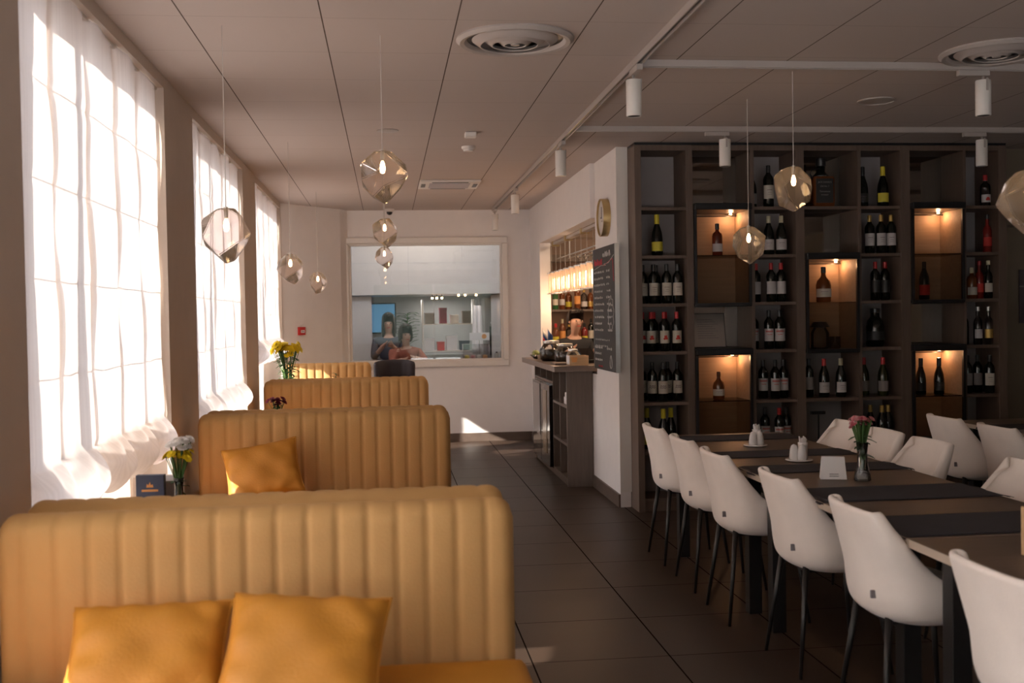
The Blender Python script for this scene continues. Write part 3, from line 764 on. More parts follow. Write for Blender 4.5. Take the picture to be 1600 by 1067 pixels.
def cabinet(c, zt, zs, zb, label, lit=True, side='right'):
    """black framed glass display cabinet: lit upper box, glass shelf, dim lower box"""
    a, b = cols[c]; t = thing('display_cabinet', label, 'cabinet', ((a+b)/2, SY, zb), 0, 'black framed lit display cabinets'); hw = (b-a)/2-.002
    zt -= zb; zs -= zb; D = SB-SY-.006; P = -.045
    B(-hw, hw, P, D, zt-.05, zt).build('top', 'black', t, bevel=.006)
    B(-hw, hw, P+.02, D, 0, .028).build('bottom', 'black', t, bevel=.004)
    B(-hw+.014, hw-.014, D-.012, D, .028, zt-.05).build('back_panel', 'niche', t)
    for s_ in (-1, 1):
        B(min(s_*hw, s_*(hw-.012)), max(s_*hw, s_*(hw-.012)), .0, D, .028, zt-.05).build('side_panel', 'niche', t)
        B(min(s_*hw, s_*(hw-.02)), max(s_*hw, s_*(hw-.02)), P+.02, P+.045, .028, zt-.05).build('frame', 'black', t)
    B(-hw+.013, hw-.013, .01, D-.013, zs-.008, zs).build('glass_shelf', 'cabglass', t)
    B(-hw+.02, hw-.02, P+.028, P+.034, .03, zs-.01).build('glass_door', 'cabglass', t)
    B(-hw+.02, hw-.02, D-.07, D-.055, zt-.075, zt-.068).build('light_strip', 'black', t)
    MB().lathe([(.001, 0), (.011, 0), (.011, .006), (.001, .006)], 12, (hw-.075, D-.10, zt-.062)).build('downlight', mt['bulb'], t)
    lamp('spot', 'POINT', (hw-.075, D-.10, zt-.085), .5, (1, .50, .24), .012, t)
    return t
cabinet('B', 2.303, 1.917, 1.53, 'black framed cabinet at upper left with one amber bottle')
cabinet('B', 1.214, .82, .44, 'black framed cabinet at lower left with one cognac bottle')
cabinet('D', 1.925, 1.551, 1.165, 'black framed cabinet in the middle holding a cognac bottle')
cabinet('F', 2.303, 1.912, 1.53, 'black framed cabinet at upper right with an empty lit niche')
cabinet('F', 1.214, .815, .44, 'black framed cabinet at lower right with two black bottles')

# bottle kinds -------------------------------------------------------------
PR = {
 'bordeaux': [(.001, .004), (.033, 0), (.0365, .006), (.0365, .195), (.033, .213), (.018, .235), (.0145, .245), (.0140, .29)],
 'burgundy': [(.001, .004), (.036, 0), (.040, .006), (.040, .145), (.035, .185), (.020, .225), (.0145, .25), (.0140, .29)],
 'champagne': [(.001, .004), (.038, 0), (.0425, .008), (.0425, .13), (.037, .175), (.022, .225), (.0155, .25), (.0150, .30)],
 'cognac': [(.001, .002), (.040, 0), (.043, .006), (.045, .10), (.038, .128), (.018, .15), (.0135, .165), (.0130, .20)],
 'whisky': [(.001, .002), (.036, 0), (.039, .006), (.039, .150), (.034, .170), (.016, .185), (.0130, .195), (.0130, .225)],
 'jug': [(.001, .002), (.060, 0), (.068, .01), (.070, .15), (.060, .20), (.040, .225), (.034, .235), (.034, .27)],
 'slim': [(.001, .002), (.030, 0), (.033, .006), (.033, .17), (.028, .195), (.014, .215), (.0130, .225), (.0130, .285)],
}
LB = {'bordeaux': (.06, .155), 'burgundy': (.035, .115), 'champagne': (.035, .105), 'cognac': (.03, .08), 'whisky': (.03, .09), 'jug': (.05, .12), 'slim': (.05, .12)}
CAP = {'bordeaux': (.245, .297, .0155), 'burgundy': (.235, .296, .0165), 'champagne': (.215, .312, .0185), 'cognac': (.175, .212, .0155), 'whisky': (.20, .245, .0165), 'jug': (.262, .298, .039), 'slim': (.262, .297, .015)}
PROTO = {}
def bottle_proto(kind, body, cap, lab, emb=None, sc=1.0):
    key = (kind, body, cap, lab, emb)
    t = thing('wine_bottle' if kind in ('bordeaux', 'burgundy') else 'champagne_bottle' if kind == 'champagne' else 'spirit_bottle', '-', 'bottle')
    MB().lathe(PR[kind], 20).build('glass_body', body, t, smooth='auto')
    z0, z1, r = CAP[kind]
    if cap: MB().lathe([(r*.98, z0), (r, z0+.004), (r*.98, z1-.003), (r*.8, z1), (.001, z1)], 16).build('capsule', cap, t, smooth='auto')
    if lab:
        a, b = LB[kind]; rr = max(q for q, z in PR[kind])+.0008; m = MB()
        m.grid(lambda u, v: (rr*sin((u-.5)*2.6), -rr*cos((u-.5)*2.6), a+(b-a)*v), 16, 1)
        lo = m.build('bottle_label', lab, t, smooth=True)
        if emb:
            rr += .0006; m = MB(); h = b-a
            if emb == 'flower':
                for (ca, cz, q) in ((0, .42, .012), (-.25, .36, .009), (.25, .38, .009), (.1, .55, .008), (-.15, .55, .007)):
                    pts = [(ca+q/rr*cos(k*pi/5), a+h*cz+q*sin(k*pi/5)) for k in range(10)]
                    m.add([(rr*sin(p), -rr*cos(p), z) for p, z in pts], [tuple(range(10))])
            else:
                rows = {'lines': ((.62, .5, .055), (.45, .35, .03), (.30, .4, .025)), 'wide': ((.72, .85, .13), (.5, .5, .06)), 'scribble': ((.55, .6, .10), (.42, .7, .08))}[emb]
                for (cz, hw_, hh) in rows:
                    z = a+h*cz; n = 7
                    for k in range(n):
                        p0 = -hw_+2*hw_*k/n; p1 = p0+2*hw_/n*.7; zz = z+(h*.03*sin(k*2.3) if emb == 'scribble' else 0)
                        m.add([(rr*sin(p0), -rr*cos(p0), zz), (rr*sin(p1), -rr*cos(p1), zz), (rr*sin(p1), -rr*cos(p1), zz+h*hh), (rr*sin(p0), -rr*cos(p0), zz+h*hh)], [(0, 1, 2, 3)])
            m.build('label_print', 'labred' if emb in ('flower', 'wide') else 'labink', lo)
    return t
def bottle(x, y, z, kind, body, cap, lab, emb, label, group, s=1.0):
    key = (kind, body, cap, lab, emb)
    if key not in PROTO:
        o = bottle_proto(*key); PROTO[key] = tree(o)
    else:
        o = dup(PROTO[key])
    o.location = (x, y, z); o.rotation_euler = (0, 0, random.uniform(-.25, .1)); o.scale = (s, s, s)
    o['label'] = label; o['group'] = group
    return o
ORD = ['first', 'second', 'third', 'fourth', 'fifth', 'sixth', 'seventh', 'eighth']
SH = {2.28: 'topmost', 1.92: 'second', 1.56: 'third', 1.20: 'fourth', .82: 'fifth', .45: 'sixth'}
CN = {'A': 'leftmost', 'C': 'second open', 'E': 'third open', 'G': 'rightmost'}
def row(c, z, spec, items):
    items = sorted(items); kind, body, cap, lab, emb, desc = spec
    for i, it in enumerate(items):
        x, dy = it[0], it[1]; sp = it[2] if len(it) > 2 else spec
        kind, body, cap, lab, emb, desc = sp
        pos = ('alone' if len(items) == 1 else ORD[i]+' from left')
        bottle(x, SY+.085+dy, z+.001, kind, body, cap, lab, emb, f'{desc}, {pos}, {SH[z]} shelf, {CN[c]} column', 'bottles on the wine rack', it[3] if len(it) > 3 else 1.0)
champ = ('champagne', 'darkglass', 'yelcap', 'laby', None, 'champagne with yellow foil and label')
row('A', 1.92, champ, [(2.039, .02)])
creamw = ('bordeaux', 'darkglass', 'blackcap', 'lab', 'lines', 'wine bottle with ivory label')
row('A', 1.56, creamw, [(1.94, .09), (2.01, .03), (2.058, .15), (2.104, .0), (2.187, .0)])
redf = ('bordeaux', 'darkglass', 'redcap', 'lab', 'flower', 'wine bottle with red flower label')
row('A', 1.20, redf, [(1.94, .12), (1.988, .04), (2.033, .14), (2.079, .0), (2.127, .15), (2.176, .0)])
scr = ('bordeaux', 'darkglass', 'blackcap', 'lab', 'scribble', 'wine bottle with lettered label')
row('A', .82, scr, [(1.935, .14), (1.995, .05), (2.066, .0), (2.124, .09), (2.185, .03)])
row('A', .45, champ, [(1.965, .12), (2.069, .02), (2.148, .10)])
bw = ('burgundy', 'darkglass', 'creamcap', 'labw', 'lines', 'white labelled burgundy bottle')
row('C', 2.28, bw, [(2.815, .12, ('burgundy', 'darkglass', 'creamcap', 'labg', None, 'grey labelled burgundy bottle')), (2.914, .02, ('bordeaux', 'darkglass', 'blackcap', 'lab', 'lines', 'taller ivory labelled bottle'), 1.08)])
row('C', 1.92, bw, [(2.82, .15), (2.912, .02), (3.004, .0)])
rc = ('bordeaux', 'darkglass', 'redcap', 'labw', None, 'red capped white labelled bottle')
row('C', 1.56, rc, [(2.828, .08), (2.92, .0), (2.998, .0)])
wl = ('bordeaux', 'darkglass', 'blackcap', 'labw', 'wide', 'wine bottle with red banded label')
row('C', 1.20, wl, [(2.822, .12), (2.905, .02), (2.982, .0), (3.03, .11)])
row('C', .82, wl, [(2.806, .17), (2.866, .05), (2.944, .0), (3.024, .04)])
row('C', .45, wl, [(2.806, .15), (2.889, .08), (2.972, .0, ('bordeaux', 'darkglass', 'redcap', 'labw', 'wide', 'red capped banded bottle')), (3.05, .06)])
dk = ('champagne', 'darkglass', 'blackcap', 'labk', 'lines', 'all black champagne bottle')
row('E', 2.28, dk, [(3.675, .04), (3.83, .02, champ)])
gc = ('bordeaux', 'darkglass', 'goldcap', 'labw', 'lines', 'gold capped white labelled bottle')
row('E', 1.92, gc, [(3.648, .17), (3.720, .02), (3.803, .0), (3.884, .0)])
row('E', 1.56, ('bordeaux', 'darkglass', 'redcap', 'labk', None, 'red capped dark labelled bottle'), [(3.762, .02), (3.842, .02)])
row('E', 1.20, ('jug', 'darkglass', 'blackcap', 'labk', None, 'wide dark jug bottle'), [(3.785, .08)])
row('E', .82, ('burgundy', 'olive', 'redcap', 'labg', None, 'red capped olive green bottle'), [(3.690, .08), (3.818, .02)])
row('E', .45, ('burgundy', 'darkglass', 'goldcap', 'labk', None, 'gold capped dark bottle'), [(3.730, .06), (3.797, .0), (3.862, .03)])
gin = ('whisky', 'clearb', 'redcap', 'labw', 'flower', 'clear gin bottle with red cap')
row('G', 2.28, gin, [(4.53, .15), (4.67, .02)])
row('G', 1.92, ('slim', 'redspirit', 'blackcap', 'labred', None, 'red labelled spirit bottle'), [(4.53, .12, ('whisky', 'darkglass', 'blackcap', 'labw', None, 'small white labelled spirit bottle'), .8), (4.69, .03)])
row('G', 1.56, ('whisky', 'amber', 'creamcap', 'lab', None, 'brown spirit bottle with cream label'), [(4.565, .04), (4.640, .06, ('slim', 'redspirit', 'redcap', 'labred', None, 'red spirit bottle')), (4.69, .02, ('slim', 'darkglass', 'creamcap', 'lab', None, 'slim bottle with cream label'))])
row('G', 1.20, ('slim', 'clearb', 'steel', None, None, 'clear vodka bottle'), [(4.50, .11), (4.545, .12), (4.613, .04, ('slim', 'clearb', 'steel', 'labw', None, 'clear vodka bottle with white label')), (4.69, .02, ('slim', 'clearb', 'steel', 'goldcap', None, 'clear bottle with gold label'))])
row('G', .82, ('bordeaux', 'darkglass', 'blackcap', 'labg', None, 'grey labelled dark bottle'), [(4.535, .06), (4.63, .08), (4.685, .0, ('bordeaux', 'darkglass', 'blackcap', 'lab', 'lines', 'ivory labelled dark bottle'))])
gb = 'bottles on the wine rack'
bottle(2.515, 8.03, 1.919, 'whisky', 'darkamber', 'blackcap', 'labw', None, 'amber spirit bottle glowing in the upper left lit niche', gb)
bottle(2.512, 8.03, .822, 'cognac', 'amber', 'amber', 'lab', 'lines', 'slender cognac bottle in the lower left lit niche', gb)
bottle(3.355, 8.03, 1.553, 'cognac', 'amber', 'blackcap', 'lab', 'lines', 'cognac bottle with black stopper in the middle lit niche', gb, 1.28)
bottle(4.135, 8.02, .817, 'champagne', 'darkglass', 'blackcap', 'labk', None, 'left black bottle in the lower right lit niche', gb, .92)
bottle(4.285, 8.02, .817, 'champagne', 'darkglass', 'blackcap', 'labk', 'lines', 'right black bottle in the lower right lit niche', gb, .92)
bottle(4.19, 8.06, 1.561, 'burgundy', 'darkglass', 'blackcap', 'labred', None, 'dark bottle behind glass under the empty lit niche', gb)
bottle(3.225, 8.02, .822, 'bordeaux', 'darkglass', 'blackcap', 'labg', None, 'grey labelled bottle under the middle cabinet, left of three', gb, 1.0)
bottle(3.335, 7.99, .822, 'burgundy', 'darkglass', 'redcap', 'labw', 'lines', 'red capped burgundy bottle under the middle cabinet, centre', gb)
bottle(3.470, 7.99, .822, 'burgundy', 'darkglass', 'creamcap', 'labw', 'lines', 'cream capped burgundy bottle under the middle cabinet, right of three', gb)
tag(B(3.262, 3.30, 8.10, 8.104, .822, .90).build('price_card', 'paper'), 'small white card standing between bottles under the middle cabinet', 'card')
# the big square whiskey bottle
t = thing('whiskey_bottle', 'giant square black whiskey bottle above the middle cabinet', 'bottle', (3.345, 8.04, 2.282))
B(-.085, .085, -.075, .075, 0, .235).build('glass_body', 'amber', t, bevel=.018, seg=3)
MB().lathe([(.07, .233), (.045, .258), (.034, .27), (.030, .33)], 20).build('neck', 'darkglass', t, smooth=True)
MB().lathe([(.036, .315), (.038, .32), (.038, .375), (.034, .38), (.001, .38)], 20).build('cap', 'blackcap', t, smooth='auto')
lb = B(-.068, .068, -.0785, -.0755, .03, .215).build('bottle_label', 'labk', t)
MB().tube([(-.02, -.03, .30), (-.09, -.05, .285), (-.105, -.05, .25), (-.085, -.05, .22)], .006, 8).build('handle', 'black', t, smooth=True)
def text(body, name, size, m, parent, loc, rot=(pi/2, 0, 0), ext=.0006, align='CENTER', xs=1):
    cu = bpy.data.curves.new(name, 'FONT'); cu.body = body; cu.size = size; cu.extrude = ext; cu.align_x = align
    o = bpy.data.objects.new(name, cu); COL.objects.link(o)
    dg = bpy.context.evaluated_depsgraph_get(); me = bpy.data.meshes.new_from_object(o.evaluated_get(dg)); bpy.data.objects.remove(o)
    me.materials.append(mt[m]) if not me.materials else None; me.materials[0] = mt[m]
    q = bpy.data.objects.new(name, me); COL.objects.link(q); q.parent = parent; q.location = loc; q.rotation_euler = rot; q.scale = (xs, 1, 1)
    return q
text("JACK DANIEL'S", 'lettering', .020, 'labg', lb, (0, -.0795, .180), xs=.82)
text('Old No. 7', 'lettering', .017, 'labg', lb, (0, -.0795, .150))
text('Tennessee', 'lettering', .020, 'labg', lb, (0, -.0795, .110))
text('WHISKEY', 'lettering', .014, 'labg', lb, (0, -.0795, .085))
# dark round container beside it and jar in middle cabinet
t = thing('glass_jar', 'glass jar with a dark lid inside the middle cabinet', 'jar', (3.33, 8.05, 1.195))
MB().lathe([(.001, 0), (.065, 0), (.07, .01), (.07, .12), (.05, .155), (.045, .165)], 20).build('jar_glass', 'clearb', t, smooth=True)
MB().lathe([(.075, .165), (.07, .175), (.05, .205), (.001, .21)], 20).build('lid', 'black', t, smooth='auto')
t = thing('small_decanter', 'small clear tumbler beside the jar inside the middle cabinet', 'glass', (3.455, 8.06, 1.195))
MB().lathe([(.001, 0), (.04, 0), (.045, .005), (.045, .09), (.043, .09), (.04, .01)], 20).build('tumbler_glass', 'clearb', t, smooth=True)
# leaning framed certificate
t = thing('framed_certificate', 'silver framed certificate leaning in the left mirrored compartment', 'frame', (2.40, 8.10, 1.222)); t.rotation_euler = (radians(-14), 0, radians(-4))
B(-.105, .19, 0, .008, 0, .262).build('plaque', mat('silver plaque', (.50, .46, .43), .28, metal=.75, noise=.03), t)
m = MB()
for k in range(9): m.box(-.02, .14-.02*(k % 3), -.001, 0, .07+.018*k, .073+.018*k)
m.build('engraving', 'ink', t)
m = MB().box(-.109, .194, -.004, .01, -.004, .0).box(-.109, .194, -.004, .01, .262, .266).box(.19, .194, -.004, .01, 0, .262).box(-.109, -.105, -.004, .01, 0, .262)
m.build('frame', 'black', t)
# tall stand under the three bottles
t = thing('wine_funnel_stand', 'dark corkscrew stand in the lowest visible compartment of the middle column', 'bar tool', (3.30, 8.02, .452))
B(-.05, .05, -.04, .04, 0, .012).build('foot', 'black', t); MB().tube([(0, 0, .012), (0, 0, .25)], .007, 8).build('post', 'black', t)
B(-.06, .05, -.02, .02, .235, .26).build('head', 'black', t, bevel=.004)

# poster at the right edge
t = thing('wall_poster', 'small framed dark poster with an orange shape at right edge', 'poster', (5.17, 8.184, 1.36))
B(-.115, .14, -.01, 0, 0, .43).build('sheet', mat('mauve poster', (.11, .085, .10), .4, noise=.2), t)
B(-.115, .14, -.0115, -.010, .29, .30).build('divider', 'labg', t)
MB().lathe([(.001, 0), (.055, 0), (.055, .003), (.001, .003)], 20).xf(Matrix.Translation((-.005, -.0135, .10)) @ Matrix.Rotation(pi/2, 4, 'X')).build('orange_emblem', mat('dull orange', (.32, .12, .05), .6, noise=.3), t)
text('T', 'lettering', .14, 'orange', t, (-.02, -.0125, .325))

# ------------------------------------------------------------------ CLOCK + CHALKBOARD
t = thing('wall_clock', 'round brass rimmed wall clock on the white pillar', 'clock', (1.76, 8.50, 2.257), -pi/2)   # local -y faces the room
m = MB().lathe([(.145, 0), (.150, .0), (.150, .058), (.143, .058), (.143, .045), (.145, .0)], 48).xf(Matrix.Rotation(pi/2, 4, 'X')); m.build('rim', 'brass', t, smooth='auto')
MB().lathe([(.001, .002), (.143, .002), (.143, .042), (.001, .042)], 48).xf(Matrix.Rotation(pi/2, 4, 'X')).build('dial', 'dial', t, smooth='auto')
B(-.004, .004, -.046, -.043, -.01, .085).build('minute_hand', 'ink', t); B(-.05, .01, -.046, -.043, -.004, .004).build('hour_hand', 'ink', t)
B(-.014, .014, -.0435, -.042, -.032, -.024).build('maker_mark', 'ink', t)
t = thing('chalkboard', 'tall chalkboard with handwritten price list on the white pillar', 'chalkboard', (1.76, 8.50, 1.04), -pi/2)
B(-.435, .435, -.035, -.004, 0, .985).build('board', 'chalk', t, bevel=.002)
B(-.438, -.435, -.037, -.002, 0, .985).build('edge_trim', 'steel', t); B(.435, .438, -.037, -.002, 0, .985).build('edge_trim', 'steel', t)
def squiggle(m, x0, z, ln, h, rnd, r=.0022, y=-.0365):
    x = x0
    while x < x0+ln:
        wl = rnd.uniform(.03, .075); pts = []; n = int(wl/.006)
        for k in range(n+1):
            pts.append((x+wl*k/n+h*.25*sin(k*2.1), y, z+h*(.5+.5*sin(k*1.7+rnd.uniform(-.4, .4)))*rnd.uniform(.6, 1)))
        m.tube(pts, r, 4); x += wl+.022
rnd = random.Random(12); wm = MB()
squiggle(wm, -.02, .90, .24, .05, rnd, .0035)
for k in range(10):
    z = .78-.052*k; squiggle(wm, -.38, z, rnd.uniform(.30, .42), .022, rnd); squiggle(wm, .10+rnd.uniform(0, .05), z, .10, .022, rnd)
for k in range(2): squiggle(wm, -.36, .235-.05*k, .55-.1*k, .018, rnd, .0012)
for k in range(3): squiggle(wm, -.38, .17-.05*k, .25, .022, rnd)
squiggle(wm, .10, .165, .2, .022, rnd)
pts = [(.27+.10*(1+.10*sin(9*a))*cos(a), -.0365, .45+.13*(1+.10*sin(9*a))*sin(a)) for a in [k*2*pi/60 for k in range(61)]]
wm.tube(pts, .002, 4)
for k in range(3): squiggle(wm, .20, .42+.045*k, .12, .018, rnd, .0014)
pts = [(.25+.035*cos(a)*(1-.3*sin(a)), -.0365, .075+.05*sin(a)) for a in [k*2*pi/24 for k in range(25)]]; wm.tube(pts, .003, 4)
wm.tube([(.02, -.0365, .845), (.2, -.0365, .85), (.4, -.0365, .90)], .0025, 4); wm.tube([(-.40, -.0365, .815), (-.1, -.0365, .84), (.1, -.0365, .835)], .002, 4)
wm.build('chalk_writing', 'chalkw', t)
rm = MB(); squiggle(rm, -.36, .845, .26, .055, rnd, .005); rm.tube([(.0, -.0365, .835), (.36, -.0365, .875), (.39, -.0365, .70)], .003, 4)
r2 = MB(); squiggle(r2, -.24, .02, .14, .016, rnd); r2.build('red_chalk_note', 'chalkr', t)
rm.build('red_chalk_writing', 'chalkr', t)

# ------------------------------------------------------------------ BAR COUNTER
t = thing('bar_counter', 'dark wood bar counter with open cubbies and a stone top', 'bar counter', (0, 0, 0))
B(1.41, 2.15, 9.12, 11.32, 1.0, 1.05).build('counter_top', mat('counter top laminate', (.19, .14, .115), .3, noise=.08), t, bevel=.004)
B(1.53, 1.757, 9.20, 9.235, 0, 1.0).build('end_panel', 'woodside', t)
B(1.53, 1.757, 11.20, 11.235, 0, 1.0).build('end_panel', 'woodside', t)
B(1.70, 1.757, 9.235, 11.2, 0, 1.0).build('back_panel', 'woodside', t)
for y in (9.60, 10.00): B(1.53, 1.70, y-.012, y+.012, .06, 1.0).build('divider', 'woodside', t)
for z in (.06, .36, .69): B(1.53, 1.70, 9.235, 9.988, z-.012, z+.012).build('shelf', 'woodside', t)
for y in (10.40, 10.80): B(1.53, 1.70, y-.01, y+.01, .87, 1.0).build('divider', 'woodside', t)
B(1.53, 1.70, 10.012, 11.2, .845, .868).build('shelf', 'woodside', t)
B(1.54, 1.70, 9.235, 11.2, 0, .045).build('plinth', 'woodside', t)
t = thing('bottle_cooler', 'black under-counter drinks cooler with glass doors', 'cooler', (1.50, 10.61, .05))
B(.03, .195, -.575, .575, .0, .79).build('body', 'blackgl', t)
B(.0, .028, -.575, -.01, .01, .78).build('door', 'blackgl', t, bevel=.003)
B(-.004, .0, -.40, -.16, .12, .72).build('door_window', mat('yellow cooler glass', (.26, .19, .11), .15, noise=.1), t)  # wood-yellow interior painted onto the door glass
B(.0, .028, .01, .575, .01, .78).build('door', 'blackgl', t, bevel=.003)
B(-.004, .0, .05, .54, .25, .76).build('door_window', 'greypanel', t)  # grey reflection of the glass put into the panel colour
t = thing('paper_stack', 'small stack of white cards in an upper counter cubby', 'cards', (1.60, 9.42, .703))
B(-.05, .05, -.07, .07, 0, .06).build('cards', 'paper', t, bevel=.002); B(-.045, .02, -.05, .04, .06, .10).build('top_card', 'paper', t)
# on the counter
CZ = 1.051
def jar(loc, label, r, h, lidm, fill, tilt=0):
    t = thing('storage_jar', label, 'jar', loc); t.rotation_euler = (0, tilt, 0)
    MB().lathe([(.001, 0), (r*.8, 0), (r, h*.12), (r*1.02, h*.6), (r*.7, h*.85), (r*.62, h*.9)], 22).build('jar_glass', 'vase', t, smooth=True)
    MB().lathe([(.001, .003), (r*.76, .003), (r*.94, h*.14), (r*.94, h*.55), (.001, h*.6)], 18).build('contents', fill, t, smooth=True)
    MB().lathe([(r*.70, h*.88), (r*.72, h*.9), (r*.68, h*1.02), (.001, h*1.04)], 20).build('lid', lidm, t, smooth='auto')
jar((1.56, 10.25, CZ), 'large round glass jar of dark sweets on the bar counter', .11, .19, 'steel', mat('dark sweets', (.06, .045, .03), .7, noise=.5, nscale=30))
jar((1.63, 9.85, CZ), 'second round glass jar, right of the large one on the counter', .10, .17, 'steel', mat('coffee beans', (.05, .035, .03), .6, noise=.5, nscale=40))
jar((1.64, 9.50, CZ), 'short jar of pale cookies on the bar counter', .062, .13, 'steel', mat('pale cookies', (.45, .38, .30), .7, noise=.3, nscale=30))
t = thing('fruit_bowl', 'bowl with green apples at the left end of the counter', 'bowl', (1.50, 10.62, CZ))
MB().lathe([(.001, 0), (.05, 0), (.10, .05), (.098, .05), (.048, .006)], 22).build('bowl_glass', 'vase', t, smooth=True)
for k, (x, y) in enumerate(((-.04, 0), (.035, .03), (.03, -.04))):
    a = thing('green_apple', ['left green apple in the counter bowl', 'rear green apple in the counter bowl', 'front green apple in the counter bowl'][k], 'apple', (1.50+x, 10.62+y, CZ+.062), 0, 'apples in the counter bowl')
    MB().lathe([(.001, -.03), (.018, -.032), (.035, -.01), (.036, .01), (.022, .03), (.004, .024), (.001, .022)], 16).build('flesh', mat('green apple skin', (.42, .48, .18), .4, noise=.15), a, smooth=True)
    MB().tube([(0, 0, .022), (.004, 0, .042)], .0018, 5).build('stem', 'wood', a)
for i, (yy, cols3, lab) in enumerate(((10.80, ('whitep', 'navy', 'red'), 'small red white and blue flag on the counter'), (10.60, ('navy',), 'small dark blue flag on the counter'))):
    t = thing('table_flag', lab, 'flag', (1.56+.02*i, yy, CZ)); MB().lathe([(.02, 0), (.02, .006), (.001, .008)], 12).build('foot', 'steel', t)
    MB().tube([(0, 0, 0), (.0, 0, .31)], .002, 5).build('pole', 'steel', t)
    n = len(cols3)
    for k, cm in enumerate(cols3):
        m = MB(); z1 = .30-.12/n*k*1.0
        m.grid(lambda u, v: (.002+.05*u+.0*v, .012*sin(u*4)+.02*u, .30-.12*(k+v)/n-.07*u), 6, 2)
        m.build('flag_cloth', ['bluef', 'x'][0] if False else (mat('flag blue', (.03, .09, .28), .7, noise=.02) if cm == 'navy' else cm), t, smooth=True, solid=.001)
t = thing('serving_box', 'light wooden serving box with an orange label on the counter', 'box', (1.60, 9.20, CZ), 0)
B(-.05, .115, -.05, .12, 0, .008).build('bottom', 'oakbox', t)
B(-.05, .115, -.05, -.042, .008, .085).build('front_wall', 'oakbox', t); B(-.05, .115, .112, .12, .008, .085).build('rear_wall', 'oakbox', t)
B(-.05, -.042, -.042, .112, .008, .085).build('side_wall', 'paper', t); B(.107, .115, -.042, .112, .008, .085).build('side_wall', 'oakbox', t)
m = MB().add([(-.03, -.0508, .03), (.01, -.0508, .03), (.02, -.0508, .07), (-.04, -.0508, .075)], [(0, 1, 2, 3)]); m.build('orange_label', 'orange', t)
t = thing('serving_tray', 'thin dark tray lying on the counter beside the box', 'tray', (1.52, 9.45, CZ))
B(-.07, .06, -.14, .14, 0, .018).build('tray_base', 'wood', t, bevel=.003)
t = thing('card_terminal', 'black card terminal leaning on the bar counter', 'card terminal', (1.80, 9.66, CZ), radians(20))
MB().prism([(-.06, -.08), (.06, -.08), (.06, .08), (-.06, .08)], 0, .03).build('base', 'black', t, bevel=.004)
m = MB().add([(-.07, -.07, .03), (.07, -.07, .03), (.07, .05, .13), (-.07, .05, .13), (-.07, -.03, .03), (.07, -.03, .03), (.07, .07, .12), (-.07, .07, .12)], [(0, 1, 2, 3), (4, 7, 6, 5), (0, 4, 5, 1), (3, 2, 6, 7), (0, 3, 7, 4), (1, 5, 6, 2)]); m.build('screen', 'blackgl', t)

# lamp row over the bar
t = thing('bar_pendant_rail', 'pale metal rail holding the row of bar lamps', 'rail', (1.86, 10.5, 2.262))
B(-.03, .03, -1.42, 1.50, 0, .028).build('rail_bar', 'track', t)
for y in (-1.35, -.45, .45, 1.30): B(-.04, .04, y-.03, y+.03, -.015, .036).build('bracket', 'brass', t)
def ribbed(label, loc):
    t = thing('bar_pendant', label, 'lamp', loc, 0, 'ribbed glass bar lamps')
    MB().tube([(0, 0, .235), (0, 0, .53)], .003, 6).build('cord', 'cord', t)
    m = MB()
    for k in range(14):
        a = 2*pi*k/14; m.lathe([(.0065, .0), (.0065, .225)], 6, (.058*cos(a), .058*sin(a), 0))
    m.build('glass_rods', mt['rodglow'], t, smooth=True)
    MB().lathe([(.072, .0), (.072, .006), (.048, .006), (.048, .0), (.072, 0)], 24).build('bottom_ring', 'steel', t, smooth='auto')
    MB().lathe([(.001, .226), (.072, .226), (.072, .236), (.001, .236)], 24).build('cap', 'steel', t, smooth='auto')
    MB().lathe([(.001, .03), (.03, .05), (.036, .1), (.022, .16), (.001, .18)], 12).build('bulb', mt['glowcore'], t, smooth=True)
    return t
b0 = ribbed('ribbed glass bar lamp, nearest to the chalkboard', (1.86, 9.30, 1.728)); BT = tree(b0)
for k in range(1, 10):
    dup(BT, (1.86, 9.30+.31*k, 1.728), None, ['second', 'third', 'fourth', 'fifth', 'sixth', 'seventh', 'eighth', 'ninth', 'tenth'][k-1]+' ribbed glass bar lamp counted from the chalkboard')
for y in (9.6, 10.7, 11.8): lamp('bar_glow', 'POINT', (1.86, y, 1.62), 2.2, (1, .60, .34), .06)
lamp('bar_fill', 'AREA', (3.2, 11.0, 2.7), 26, (1, .72, .48), 1.0)  # unseen area lamp added to light the bar room warmly
# back bar
t = thing('back_bar_shelves', 'back bar shelves of bottles seen through the opening', 'shelving unit', (0, 0, 0))
for z in (1.12, 1.53): B(1.86, 3.3, 12.55, 12.88, z, z+.025).build('shelf', 'woodside', t)
B(1.86, 3.3, 12.86, 12.895, .0, 2.4).build('back_panel', mat('tan back bar panel', (.30, .20, .15), .5, noise=.05), t)
B(1.86, 3.3, 12.45, 12.86, .0, .9).build('cabinet_base', 'woodside', t)
B(1.86, 3.3, 12.6, 12.87, 2.12, 2.2).build('top_shelf', 'woodside', t)
bk = [('whisky', 'amber', 'redcap', 'laby'), ('whisky', 'amber', 'blackcap', 'goldcap'), ('slim', 'greenspirit', 'blackcap', 'lab'), ('bordeaux', 'amber', 'creamcap', 'orange'), ('whisky', 'redspirit', 'blackcap', 'laby'),
      ('slim', 'amber', 'redcap', 'labw'), ('whisky', 'clearb', 'goldcap', 'labw'), ('bordeaux', 'darkglass', 'blackcap', 'lab')]
bn = ['yellow label', 'gold label', 'green glass', 'orange label', 'red spirit', 'white label', 'clear glass', 'dark glass']
